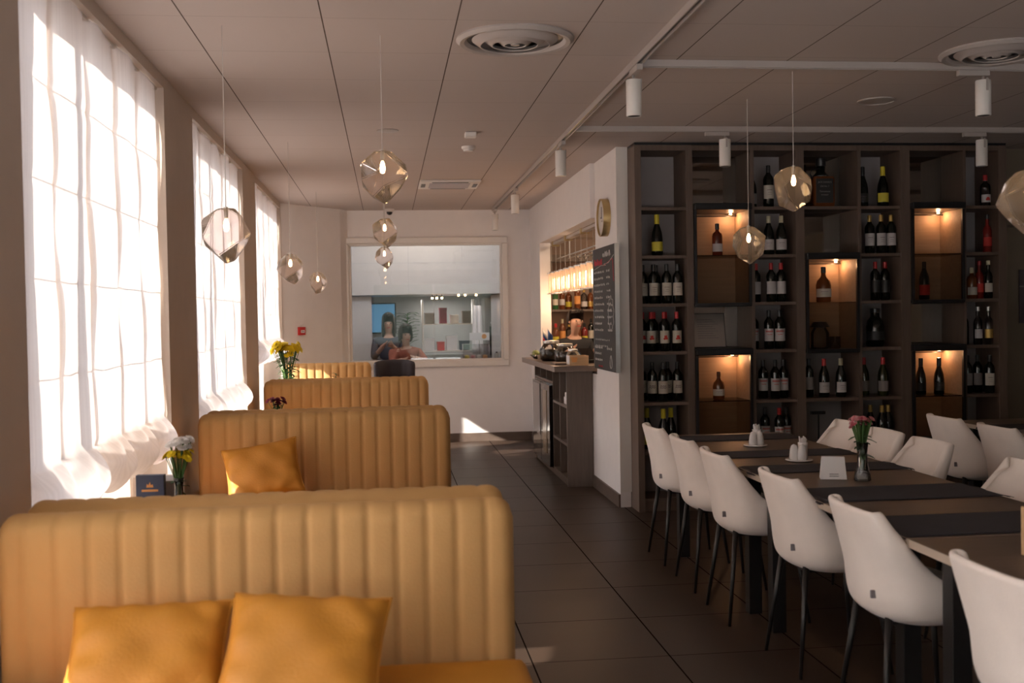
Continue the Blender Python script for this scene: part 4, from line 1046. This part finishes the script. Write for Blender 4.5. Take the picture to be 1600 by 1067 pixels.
for zi, z in enumerate((1.147, 1.557)):
    for k in range(12):
        kd = bk[(k*3+zi*2) % 8]
        bottle(1.98+.088*k, 12.68+.05*((k*7) % 3-1), z, kd[0], kd[1], kd[2], kd[3], None, f'{bn[(k*3+zi*2) % 8]} bottle, {["first","second","third","fourth","fifth","sixth","seventh","eighth","ninth","tenth","eleventh","twelfth"][k]} from left on {["lower", "upper"][zi]} back bar shelf', 'bottles on the back bar')
# hanging glass rack
t = thing('glass_rack', 'steel rack for stemmed glasses above the bar', 'rack', (2.05, 10.9, 2.12))
for x in (-.12, .0, .12): B(x-.006, x+.006, -1.2, 1.2, 0, .01).build('rod', 'steel', t)
for y in (-1.1, 1.1): MB().tube([(0, y, .01), (0, y, .64)], .006, 6).build('hanger', 'steel', t)
g0 = thing('wine_glass', 'upside down wine glass, nearest on the hanging rack', 'glass', (2.05, 9.85, 2.118), 0, 'glasses on the hanging rack')
MB().lathe([(.001, 0), (.034, -.001), (.034, -.004), (.004, -.012), (.004, -.08), (.012, -.09), (.036, -.12), (.038, -.15), (.032, -.185), (.030, -.185), (.036, -.15), (.034, -.122), (.010, -.093), (.001, -.088)], 18).build('glass', 'vase', g0, smooth=True)
GT = tree(g0)
for k in range(1, 10): dup(GT, (2.05+(.12 if k % 2 else 0), 9.85+.2*k, 2.118), None, ['second', 'third', 'fourth', 'fifth', 'sixth', 'seventh', 'eighth', 'ninth', 'farthest'][k-1]+' upside down glass along the hanging rack')

# ------------------------------------------------------------------ PEOPLE
def skin_body(name, pts, edges, m, parent, root=0, sub=2):
    me = bpy.data.meshes.new(name); me.from_pydata([p[:3] for p in pts], edges, []); me.update(); me.materials.append(mt[m])
    o = bpy.data.objects.new(name, me); COL.objects.link(o); o.parent = parent
    o.modifiers.new('skin', 'SKIN'); 
    if not me.skin_vertices: me.attributes.new  # layer is made with the modifier
    for i, p in enumerate(pts):
        r = p[3] if isinstance(p[3], tuple) else (p[3], p[3]); me.skin_vertices[0].data[i].radius = r
        me.skin_vertices[0].data[i].use_root = (i == root)
    o.modifiers['skin'].use_smooth_shade = True
    q = o.modifiers.new('subsurf', 'SUBSURF'); q.levels = sub; q.render_levels = sub
    return o
def add_layer(o): pass
def figure(label, loc, rz, hips, neck, head, armL, armR, legs, shirt, trousers, hairlen, hand_up=False):
    t = thing('person', label, 'person', loc, rz)
    P = []; E = []
    def a(p, r, link=None):
        P.append((*p, r)); 
        if link is not None: E.append((link, len(P)-1))
        return len(P)-1
    hp = Vector(hips); nk = Vector(neck); hd = Vector(head)
    i0 = a(hp, .12); i1 = a(hp.lerp(nk, .4), (.095, .075), i0); i2 = a(hp.lerp(nk, .8), (.085, .065), i1); i3 = a(nk, .038, i2); i4 = a(hd-Vector((0, 0, .04)), (.062, .070), i3); i5 = a(hd+Vector((0, 0, .045)), (.082, .092), i4)
    for arm in (armL, armR):
        k = i2
        for j, (p, r) in enumerate(arm): k = a(p, r, k)
        # hand: palm then five fingers
        pt = Vector(arm[-1][0]); pv = Vector(arm[-2][0]); d = (pt-pv).normalized(); s_ = d.orthogonal().normalized()
        pk = a(pt+d*.04, .02, k)
        for q in range(4):
            o_ = s_*(.018*(q-1.5)); f1 = a(pt+d*.075+o_, .008, pk); a(pt+d*(.115-.008*abs(q-1.5))+o_*1.1, .007, f1)
        th = a(pt+d*.045+s_*.035, .009, k); a(pt+d*.075+s_*.045, .008, th)
    for leg in legs:
        k = i0
        for (p, r) in leg: k = a(p, r, k)
    skin_body('body', P, E, 'skin', t)
    # clothing follows the same skeleton, a little larger
    P2 = [(*hp.lerp(nk, -.02), (.14, .115)), (*hp.lerp(nk, .4), (.135, .11)), (*hp.lerp(nk, .82), (.155, .13)), (*hp.lerp(nk, .97), (.082, .082))]; E2 = [(0, 1), (1, 2), (2, 3)]
    for arm in (armL, armR):
        k = 2
        for (p, r) in arm[:-1]: P2.append((*p, r+.012)); E2.append((k, len(P2)-1)); k = len(P2)-1
        p = Vector(arm[-2][0]).lerp(Vector(arm[-1][0]), .55); P2.append((*p, arm[-1][1]+.014)); E2.append((k, len(P2)-1))
    skin_body('shirt', P2, E2, shirt, t)
    P3 = [(*hp, (.145, .12))]; E3 = []
    for leg in legs:
        k = 0
        for (p, r) in leg[:-1]: P3.append((*p, r+.015)); E3.append((k, len(P3)-1)); k = len(P3)-1
    skin_body('trousers', P3, E3, trousers, t)
    hm = MB(); rh = .105
    for j in range(1): pass
    face = .34 if hairlen < .05 else .16
    def hair(u, v):
        th = u*2*pi; ph = v*pi*.62
        back = .5-.5*cos(th)                       # 0 towards face (-y), 1 at the back
        r = rh; x = r*.9*sin(ph)*sin(th); y = -r*sin(ph)*cos(th)*1.0+.012; z = r*1.1*cos(ph)
        if v > .55: z -= (v-.55)/.45*hairlen*(back**.5 if back > face else 0); y += .02*back
        if back < face and v > .45: z = r*1.1*cos(pi*.62*.45)
        return (hd.x+x, hd.y+y, hd.z+.045+z)
    hm.grid(hair, 28, 14); hm.build('hair', 'hair', t, smooth=True, solid=.02)
    fm = MB(); fy = hd.y-.090
    fm.add([(hd.x-.010, fy, hd.z-.015), (hd.x+.010, fy, hd.z-.015), (hd.x, fy-.022, hd.z-.02), (hd.x, fy, hd.z+.02)], [(0, 1, 2), (0, 2, 3), (1, 3, 2)])
    fm.build('nose', 'skin', t)
    em = MB()
    for sx in (-1, 1): em.lathe([(.001, -.008), (.012, 0), (.001, .008)], 8, (hd.x+sx*.030, fy+.002, hd.z+.012))
    em.build('eyes', 'labk', t)
    mm = MB().box(hd.x-.02, hd.x+.02, fy-.003, fy+.008, hd.z-.05, hd.z-.043); mm.build('mouth', 'red', t)
    er = MB()
    for sx in (-1, 1): er.lathe([(.001, -.025), (.012, 0), (.001, .025)], 8, (hd.x+sx*.078, hd.y, hd.z-.0))
    er.build('ears', 'skin', t, smooth=True)
    return t
mt['rust'] = mat('rust knit', (.26, .08, .05), .9, noise=.15)
mt['slate'] = mat('slate cloth', (.06, .065, .085), .85, noise=.15)
mt['blackcloth'] = mat('black cloth', (.015, .014, .016), .85, noise=.15)
def legs_stand(): return [[((s*.09, 0, .86), .085), ((s*.10, -.01, .48), .055), ((s*.10, .01, .09), .036), ((s*.11, -.13, .035), .032)] for s in (-1, 1)]
figure('person with long dark hair in slate top, hands raised, in place of a pane reflection', (.02, 14.35, 0), 0, (0, 0, .90), (0, 0, 1.27), (0, -.01, 1.41),  # figure reflected in the pane, modelled as a body behind it
       [((-.17, 0, 1.19), .045), ((-.20, -.09, .97), .036), ((-.08, -.25, 1.12), .026)], [((.17, 0, 1.19), .045), ((.20, -.09, .97), .036), ((.06, -.25, 1.12), .026)],
       legs_stand(), 'slate', 'slate', .34)
t = thing('bar_stool', 'low kitchen stool under the seated person', 'stool', (.24, 13.98, 0))
MB().lathe([(.001, .60), (.17, .60), (.18, .62), (.17, .64), (.001, .64)], 20).build('seat', 'black', t, smooth='auto')
for k in range(4):
    a = pi/4+k*pi/2; MB().tube([(.16*cos(a), .16*sin(a), 0), (.10*cos(a), .10*sin(a), .60)], .012, 8).build('leg', 'black', t, smooth=True)
figure('person seated in a rust sleeved top and slate skirt, in place of a pane reflection', (.24, 13.98, 0), radians(15), (0, 0, .76), (-.02, -.06, 1.13), (-.03, -.10, 1.26),  # another reflected figure given a body behind the pane
       [((-.17, -.05, 1.05), .045), ((-.24, -.17, .92), .038), ((-.16, -.36, .96), .028)], [((.15, -.05, 1.05), .045), ((.20, -.20, .93), .038), ((.02, -.36, .98), .028)],
       [[((s*.10, -.15, .76), .08), ((s*.12, -.40, .72), .06), ((s*.12, -.36, .33), .042), ((s*.12, -.42, .20), .03)] for s in (-1, 1)], 'rust', 'slate', .10)
figure('bartender with short black hair and black shirt behind the bar', (2.09, 12.10, 0), radians(12), (0, 0, .88), (0, -.05, 1.26), (0, -.10, 1.41),
       [((-.18, -.03, 1.17), .05), ((-.24, -.12, .98), .04), ((-.16, -.33, 1.10), .03)], [((.18, -.03, 1.17), .05), ((.25, -.10, .98), .04), ((.14, -.33, 1.09), .03)],
       legs_stand(), 'blackcloth', 'blackcloth', .03)

# ------------------------------------------------------------------ KITCHEN BEHIND THE WINDOW, partly standing in for reflections in its pane
t = thing('kitchen_hood', 'pale panelled hood across the top of the pass-through window', 'hood', (.6, 14.95, 1.80))
B(-2.1, 1.9, -.35, .9, 0, 1.19).build('casing', 'tile', t)
m = MB()
for x in (-1.05, -.3, .42, 1.15): m.box(x-.004, x+.004, -.353, -.35, 0, 1.19)
m.box(-2.1, 1.9, -.353, -.35, .42, .428); m.build('panel_joints', 'kitchen', t)
t = thing('kitchen_column', 'pale panel left of the kitchen opening', 'panel', (-.75, 14.7, 0)); B(-.75, .55, 0, .06, 0, 1.79).build('panel', 'tile', t)
t = thing('kitchen_partition', 'pale panel right of the kitchen opening', 'panel', (1.9, 14.7, 0)); B(-.48, .6, 0, .06, 0, 1.79).build('panel', 'tile', t)
t = thing('blue_reflection', 'blue glowing panel in place of a pane reflection, behind the standing person', 'screen', (-.05, 16.318, 1.28)); B(-.45, .17, 0, .05, 0, .42).build('display', 'bluereflect', t); B(-.47, .19, .05, .08, -.02, .44).build('casing', 'black', t)  # added panel: blue outdoor reflection of the pane drawn as a glow
t = thing('kitchen_counter', 'steel counter under the far window with pastries', 'counter', (.95, 13.55, 0)); B(-.37, .60, -.3, .3, .90, .94).build('worktop', 'steel', t); B(-.35, .58, -.28, .28, 0, .90).build('cabinet_base', 'kitchen', t)
t = thing('kitchen_worktop', 'steel rear worktop seen deep inside the kitchen', 'counter', (1.1, 16.0, 0)); B(-1.3, 1.4, -.35, .35, .90, .95).build('worktop', 'steel', t); B(-1.3, 1.4, -.3, .35, 0, .9).build('cabinet_base', 'kitchen', t)
for k in range(7):
    o = MB().lathe([(.001, 0), (.024, 0), (.027, .012), (.015, .03), (.001, .034)], 12).build('pastry', mat('baked pastry', (.50, .36, .24), .7, noise=.2) if k == 0 else pm, smooth=True, loc=(.60+.056*k, 13.40, .941))
    pm = o.data.materials[0]
    tag(o, ['first', 'second', 'third', 'fourth', 'fifth', 'sixth', 'seventh'][k]+' small round pastry from left on the kitchen counter', 'pastry', 'pastries on the kitchen counter')
t = thing('display_case', 'clear display case of cakes on the kitchen counter', 'display case', (1.12, 13.72, .94))
m = MB()
for (a, b, c, d, e, f) in ((-.17, .17, -.08, -.076, 0, .20), (-.17, .17, .076, .08, 0, .20), (-.17, -.166, -.076, .076, 0, .20), (.166, .17, -.076, .076, 0, .20), (-.17, .17, -.08, .08, .20, .204)): m.box(a, b, c, d, e, f)
m.build('glass_box', 'vase', t); B(-.16, .16, -.07, .07, .0, .02).build('tray', 'paper', t)
for k, cm in enumerate(('yel', 'pink', 'whitep', 'orange')): MB().lathe([(.001, .02), (.03, .02), (.03, .055), (.001, .065)], 12, (-.115+.077*k, 0, 0)).build('cake', cm, t, smooth=True)
for k, (x, hh) in enumerate(((1.36, .09), (1.43, .11), (1.50, .08))):
    t = thing('steel_canister', ['left', 'middle', 'right'][k]+' small steel canister at the right end of the kitchen counter', 'canister', (x, 13.5, .94), 0, 'canisters on the kitchen counter')
    MB().lathe([(.001, 0), (.028, 0), (.028, hh), (.001, hh)], 16).build('body', 'steel', t, smooth='auto'); MB().lathe([(.012, hh), (.012, hh+.015), (.001, hh+.018)], 10).build('knob', 'black', t, smooth='auto')
t = thing('hanging_apron', 'white apron hanging at the right of the kitchen opening', 'apron', (1.22, 14.63, .98))
MB().grid(lambda u, v: ((u-.5)*(.11+.05*(1-v)), .015*sin(u*14), v*.66), 14, 8).build('cloth', 'paper', t, smooth=True, solid=.002)
MB().tube([(-.03, 0, .66), (0, 0, .825), (.03, 0, .66)], .003, 5).build('neck_strap', 'paper', t)
t = thing('counter_sign', 'small white sign with an orange disc in the kitchen', 'sign', (1.20, 14.10, 1.18)); B(-.13, .13, 0, .01, 0, .10).build('plate', 'paper', t)
MB().lathe([(.001, 0), (.032, 0), (.032, .003), (.001, .003)], 16).xf(Matrix.Translation((.06, -.001, .05)) @ Matrix.Rotation(pi/2, 4, 'X')).build('disc', 'orange', t); MB().tube([(0, .02, -1.18), (0, .02, 0)], .008, 6).build('post', 'steel', t)
t = thing('stand_in_rack', 'white wire storage rack added in place of a street reflection', 'rack', (.86, 15.35, 0))  # rack, boxes, fern and oven added as clutter for the reflected street
for x in (-.36, .36):
    for y in (-.16, .16): MB().tube([(x, y, 0), (x, y, 1.74)], .011, 8).build('post', 'white', t, smooth=True)
for z in (.55, 1.02, 1.40): B(-.37, .37, -.17, .17, z-.015, z).build('shelf', 'white', t)
for k, (x, z, w_, h_, cm, lab) in enumerate(((-.26, 1.021, .09, .17, 'paper', 'white stand-in box low at left on the kitchen rack'), (-.10, 1.021, .06, .12, 'redcap', 'small red stand-in tin on the kitchen rack'), (.06, 1.021, .09, .20, 'paper', 'tall white stand-in box in the middle of the kitchen rack'),
     (.24, 1.021, .08, .13, 'navy', 'dark blue stand-in box low at right on the kitchen rack'), (-.25, 1.401, .08, .15, 'labg', 'grey stand-in box on the top shelf of the kitchen rack'), (-.06, 1.401, .06, .22, 'burg', 'burgundy stand-in tin on the top kitchen shelf'),
     (.10, 1.401, .07, .12, 'paper', 'small white stand-in box on the top kitchen shelf'), (.27, 1.401, .07, .17, 'wood', 'brown stand-in box at the right end of the top kitchen shelf'))):
    o = thing('stand_in_box', lab, 'box', (.86+x, 15.35, z)); B(-w_, w_*.7, -.10, .10, 0, h_).build('box', cm, o, bevel=.004); B(-w_-.003, w_*.7+.003, -.103, .103, h_*.86, h_+.003).build('lid', cm, o, bevel=.002)
t = thing('stand_in_fern', 'green potted fern beside the blue panel, in place of reflected greenery', 'plant', (.29, 15.75, .951)); MB().lathe([(.001, 0), (.06, 0), (.08, .14), (.075, .14), (.06, .12), (.001, .12)], 16).build('pot', 'labg', t, smooth='auto')
for k in range(40):
    m = MB(); a = k*2.4; leaf(m, (.01*cos(a), .01*sin(a), .13+.012*k), (cos(a), sin(a), 1.1-.02*k), .22, .06); m.build('leaf', 'leaf', t)
MB().tube([(0, 0, .12), (.01, 0, .60)], .008, 6).build('stem', 'stem', t)
t = thing('stand_in_oven', 'dark steel oven tower at right, added in place of a street reflection', 'oven', (1.75, 15.2, 0)); B(-.40, .35, -.3, .3, 0, 1.75).build('casing', 'greypanel', t, bevel=.01); B(-.34, .28, -.31, -.3, .95, 1.35).build('door_glass', 'blackgl', t); MB().tube([(-.33, -.34, 1.40), (.28, -.34, 1.40)], .012, 8).build('handle', 'steel', t, smooth=True)
lamp('kitchen_fill', 'AREA', (.5, 13.9, 2.95), 9, (1, .86, .74), 1.2)  # unseen lamp added to light the kitchen
lamp('kitchen_rear_fill', 'AREA', (.8, 15.6, 1.76), 5, (1, .95, .9), .7)  # second unseen lamp, added to brighten the view through the pane
for k, x in enumerate((.62, .68, .75, .98, 1.07, 1.22)):
    t = thing('kitchen_spotlight', ['first', 'second', 'third', 'fourth', 'fifth', 'sixth'][k]+' tiny glowing spotlight from left under the kitchen hood', 'lamp', (x, 14.75, 1.785-.035*(k < 3)), 0, 'spotlights in the kitchen')
    MB().lathe([(.001, -.012), (.012, -.01), (.014, .01), (.001, .012)], 10).build('bulb', mt['bulb'], t, smooth=True); MB().lathe([(.006, .01), (.006, .05)], 8).build('stem', 'black', t)

# ------------------------------------------------------------------ CEILING FITTINGS
def track(label, p0, p1):
    x0, y0 = p0; x1, y1 = p1; t = thing('ceiling_track', label, 'track', ((x0+x1)/2, (y0+y1)/2, H-.035), 0, 'white lighting tracks')
    hx, hy = abs(x1-x0)/2, abs(y1-y0)/2; w_ = .019
    m = MB()
    if hx > hy:
        m.box(-hx, hx, -w_, -w_+.007, 0, .034).box(-hx, hx, w_-.007, w_, 0, .034).box(-hx, hx, -w_+.007, w_-.007, .012, .034)
        g = B(-hx, hx, -.004, .004, .009, .012)
    else:
        m.box(-w_, -w_+.007, -hy, hy, 0, .034).box(w_-.007, w_, -hy, hy, 0, .034).box(-w_+.007, w_-.007, -hy, hy, .012, .034)
        g = B(-.004, .004, -hy, hy, .009, .012)
    m.build('rail', 'track', t); g.build('conductor', 'black', t)
track('long white track running towards the far wall', (1.27, -1.5), (1.27, 12.7))
track('white cross track nearest to the viewer', (1.295, 5.36), (6.4, 5.36))
track('white cross track along the wine rack', (1.295, 7.24), (6.4, 7.24))
def spot(loc, rz, label):
    t = thing('track_spotlight', label, 'spotlight', loc, rz, 'white cylinder track spotlights')
    B(-.016, .016, -.14, .03, -.03, .0).build('adapter', 'track', t, bevel=.003)
    MB().lathe([(.008, -.055), (.008, -.03)], 10).build('swivel', 'track', t, smooth=True)
    MB().lathe([(.001, -.052), (.037, -.052), (.039, -.056), (.039, -.232), (.037, -.236), (.032, -.236), (.032, -.21), (.001, -.21)], 24).build('housing', 'white', t, smooth='auto')
    MB().lathe([(.031, -.235), (.028, -.212), (.001, -.2115)], 20).build('reflector', 'black', t, smooth='auto')
    B(.034, .042, -.006, .006, -.11, -.045).build('arm', 'track', t)
    return t
s0 = spot((1.31, 5.25, H-.035), 0, 'white cylinder spotlight where the long and near tracks meet'); ST = tree(s0); s0.location = (1.27, 5.42, H-.035)
for (x, y, rz, lab) in ((1.27, 7.75, 0, 'second white cylinder spotlight along the long track'), (1.27, 10.55, 0, 'third white cylinder spotlight along the long track'),
                        (1.27, 12.55, 0, 'last white cylinder spotlight by the far wall'), (3.12, 5.36, -pi/2, 'white cylinder spotlight on the near cross track'),
                        (2.33, 7.24, -pi/2, 'left white cylinder spotlight in front of the wine rack'), (4.20, 7.24, -pi/2, 'right white cylinder spotlight in front of the wine rack')):
    dup(ST, (x, y, H-.035), rz, lab)
def diffuser(loc, label):
    t = thing('air_diffuser', label, 'air vent', loc, 0, 'round ceiling air diffusers')
    MB().lathe([(.270, 0), (.272, -.008), (.255, -.022), (.235, -.018), (.222, -.002), (.225, .0)], 48).build('outer_ring', 'track', t, smooth='auto')
    MB().lathe([(.001, -.0005), (.225, -.0005), (.225, -.002), (.001, -.002)], 40).build('duct', 'black', t)
    for r in (.165, .11, .055):
        MB().lathe([(r+.035, -.004), (r, -.030), (r-.006, -.032), (r-.008, -.028), (r+.027, -.003)], 40).build('cone', 'track', t, smooth='auto')
    MB().lathe([(.03, -.004), (.02, -.03), (.001, -.032)], 20).build('hub', 'track', t, smooth='auto')
    return t
d0 = diffuser((.612, 4.98, H), 'round concentric ceiling diffuser above the aisle'); DT = tree(d0)
dup(DT, (3.04, 5.10, H), 0, 'round concentric ceiling diffuser at the upper right edge')
t = thing('ceiling_speaker', 'flat round ceiling speaker at right', 'speaker', (2.99, 6.32, H)); MB().lathe([(.115, 0), (.115, -.006), (.10, -.010), (.10, -.006), (.001, -.006)], 32).build('grille', 'track', t, smooth='auto')
t = thing('flush_disc', 'faint flush ceiling disc behind the middle pendant cord', 'ceiling disc', (.03, 7.43, H)); MB().lathe([(.075, 0), (.075, -.004), (.068, -.006), (.001, -.004)], 28).build('disc', 'track', t, smooth='auto')
t = thing('motion_sensor', 'small square white sensor on the ceiling', 'sensor', (.61, 7.50, H)); B(-.05, .03, -.04, .04, -.035, 0).build('body', 'white', t, bevel=.006)
t = thing('smoke_detector', 'round white smoke detector on the ceiling', 'smoke detector', (.63, 8.12, H)); MB().lathe([(.05, 0), (.05, -.014), (.046, -.02), (.038, -.022), (.036, -.034), (.001, -.038)], 24).build('body', 'white', t, smooth='auto')
t = thing('air_conditioner', 'ceiling cassette air conditioner with black louvres', 'air conditioner', (.612, 10.33, H))
B(-.285, .285, -.285, .285, -.022, 0).build('panel', 'white', t, bevel=.008); B(-.19, .19, -.18, .18, -.028, -.022).build('intake_grille', mat('lilac grille', (.50, .47, .50), .6, noise=.02), t)
for (a, b, c, d) in ((-.17, .17, -.255, -.215), (-.17, .17, .215, .255), (-.265, -.225, -.12, .12), (.225, .265, -.12, .12)): B(a, b, c, d, -.025, -.0215).build('louvre', 'black', t)
t = thing('dome_camera', 'small dome security camera over the far window', 'camera', (.055, 12.72, H)); MB().lathe([(.055, 0), (.055, -.025), (.045, -.035), (.001, -.035)], 20).build('base', 'white', t, smooth='auto'); MB().lathe([(.036, -.035), (.032, -.055), (.018, -.068), (.001, -.072)], 18).build('dome', 'blackgl', t, smooth=True)
# fire call point on the chamfered wall
ang = math.atan2(FY-.16-12.02, -.52-WX)
t = thing('fire_call_point', 'red fire alarm call point beside the farthest blind', 'alarm', (-.955, 12.02+(.175)*math.tan(ang)-.004, 1.315), ang)
B(-.045, .045, -.035, 0, 0, .09).build('housing', 'red', t, bevel=.004); B(-.028, .028, -.037, -.035, .025, .055).build('break_glass', 'paper', t)
m = MB()
for k in range(4): m.box(-.020+.011*k, -.013+.011*k, -.0378, -.037, .034, .046)
m.build('lettering', 'ink', t)

# ------------------------------------------------------------------ PENDANTS
def pendant(loc, r, seed, label, group='faceted smoked glass pendants'):
    rnd = random.Random(seed); t = thing('glass_pendant', label, 'pendant lamp', loc, 0, group)
    bm = bmesh.new(); pts = []
    n = 17
    for k in range(n):
        z = 1-2*(k+.5)/n; a = k*2.39996+rnd.uniform(-.3, .3); q = math.sqrt(1-z*z)
        s_ = rnd.uniform(.90, 1.10)
        pts.append((q*cos(a)*s_*r, q*sin(a)*s_*r, z*s_*r*(1.12 if z < 0 else 1.0)))
    pts.append((rnd.uniform(-.3, .3)*r, rnd.uniform(-.2, .2)*r, -1.22*r))
    for k in range(5): pts.append((.36*r*cos(k*2*pi/5), .36*r*sin(k*2*pi/5), .93*r))
    for p in pts: bm.verts.new(p)
    res = bmesh.ops.convex_hull(bm, input=bm.verts)
    bmesh.ops.delete(bm, geom=[e for e in res['geom_interior'] if isinstance(e, bmesh.types.BMVert)], context='VERTS')
    bmesh.ops.dissolve_limit(bm, angle_limit=radians(9), verts=bm.verts, edges=bm.edges)
    bmesh.ops.bevel(bm, geom=bm.edges[:], offset=r*.035, segments=2, affect='EDGES')
    me = bpy.data.meshes.new('glass_shade'); bm.to_mesh(me); bm.free(); me.materials.append(mt['shade'])
    for p in me.polygons: p.use_smooth = False
    o = bpy.data.objects.new('glass_shade', me); COL.objects.link(o); o.parent = t
    MB().tube([(0, 0, r*.95), (0, 0, H-loc[2])], .0022, 6).build('cord', 'cord', t)
    MB().lathe([(.001, r*1.0), (.010, r*1.0), (.010, r*.62), (.006, r*.55)], 12).build('lamp_holder', 'steel', t, smooth='auto')
    MB().lathe([(.004, r*.56), (.009, r*.45), (.013, r*.25), (.009, r*.08), (.001, r*.04)], 12).build('bulb', mt['bulb'], t, smooth=True)
    lamp('glow', 'POINT', (0, 0, r*.25), .35, (1, .66, .36), .02, t)
    return t
pendant((-.685, 4.82, 1.865), .112, 11, 'nearest smoked glass pendant of the left row, against the blinds')
pendant((-.682, 7.93, 1.862), .102, 22, 'second smoked glass pendant of the left row')
pendant((-.678, 11.0, 1.862), .100, 33, 'farthest smoked glass pendant of the left row')
pendant((-.006, 4.95, 2.133), .112, 44, 'highest and nearest smoked pendant of the aisle row')
pendant((-.003, 8.00, 2.119), .098, 55, 'second smoked pendant of the aisle row')
pendant((-.012, 11.1, 2.113), .105, 66, 'farthest smoked pendant of the aisle row, before the window')
pendant((2.171, 6.31, 1.898), .105, 77, 'lower smoked pendant before the wine rack')
pendant((2.171, 5.58, 2.148), .112, 88, 'upper smoked pendant over the dining table')
pendant((2.20, 3.50, 1.853), .105, 99, 'clear pendant cut off by the right frame edge')
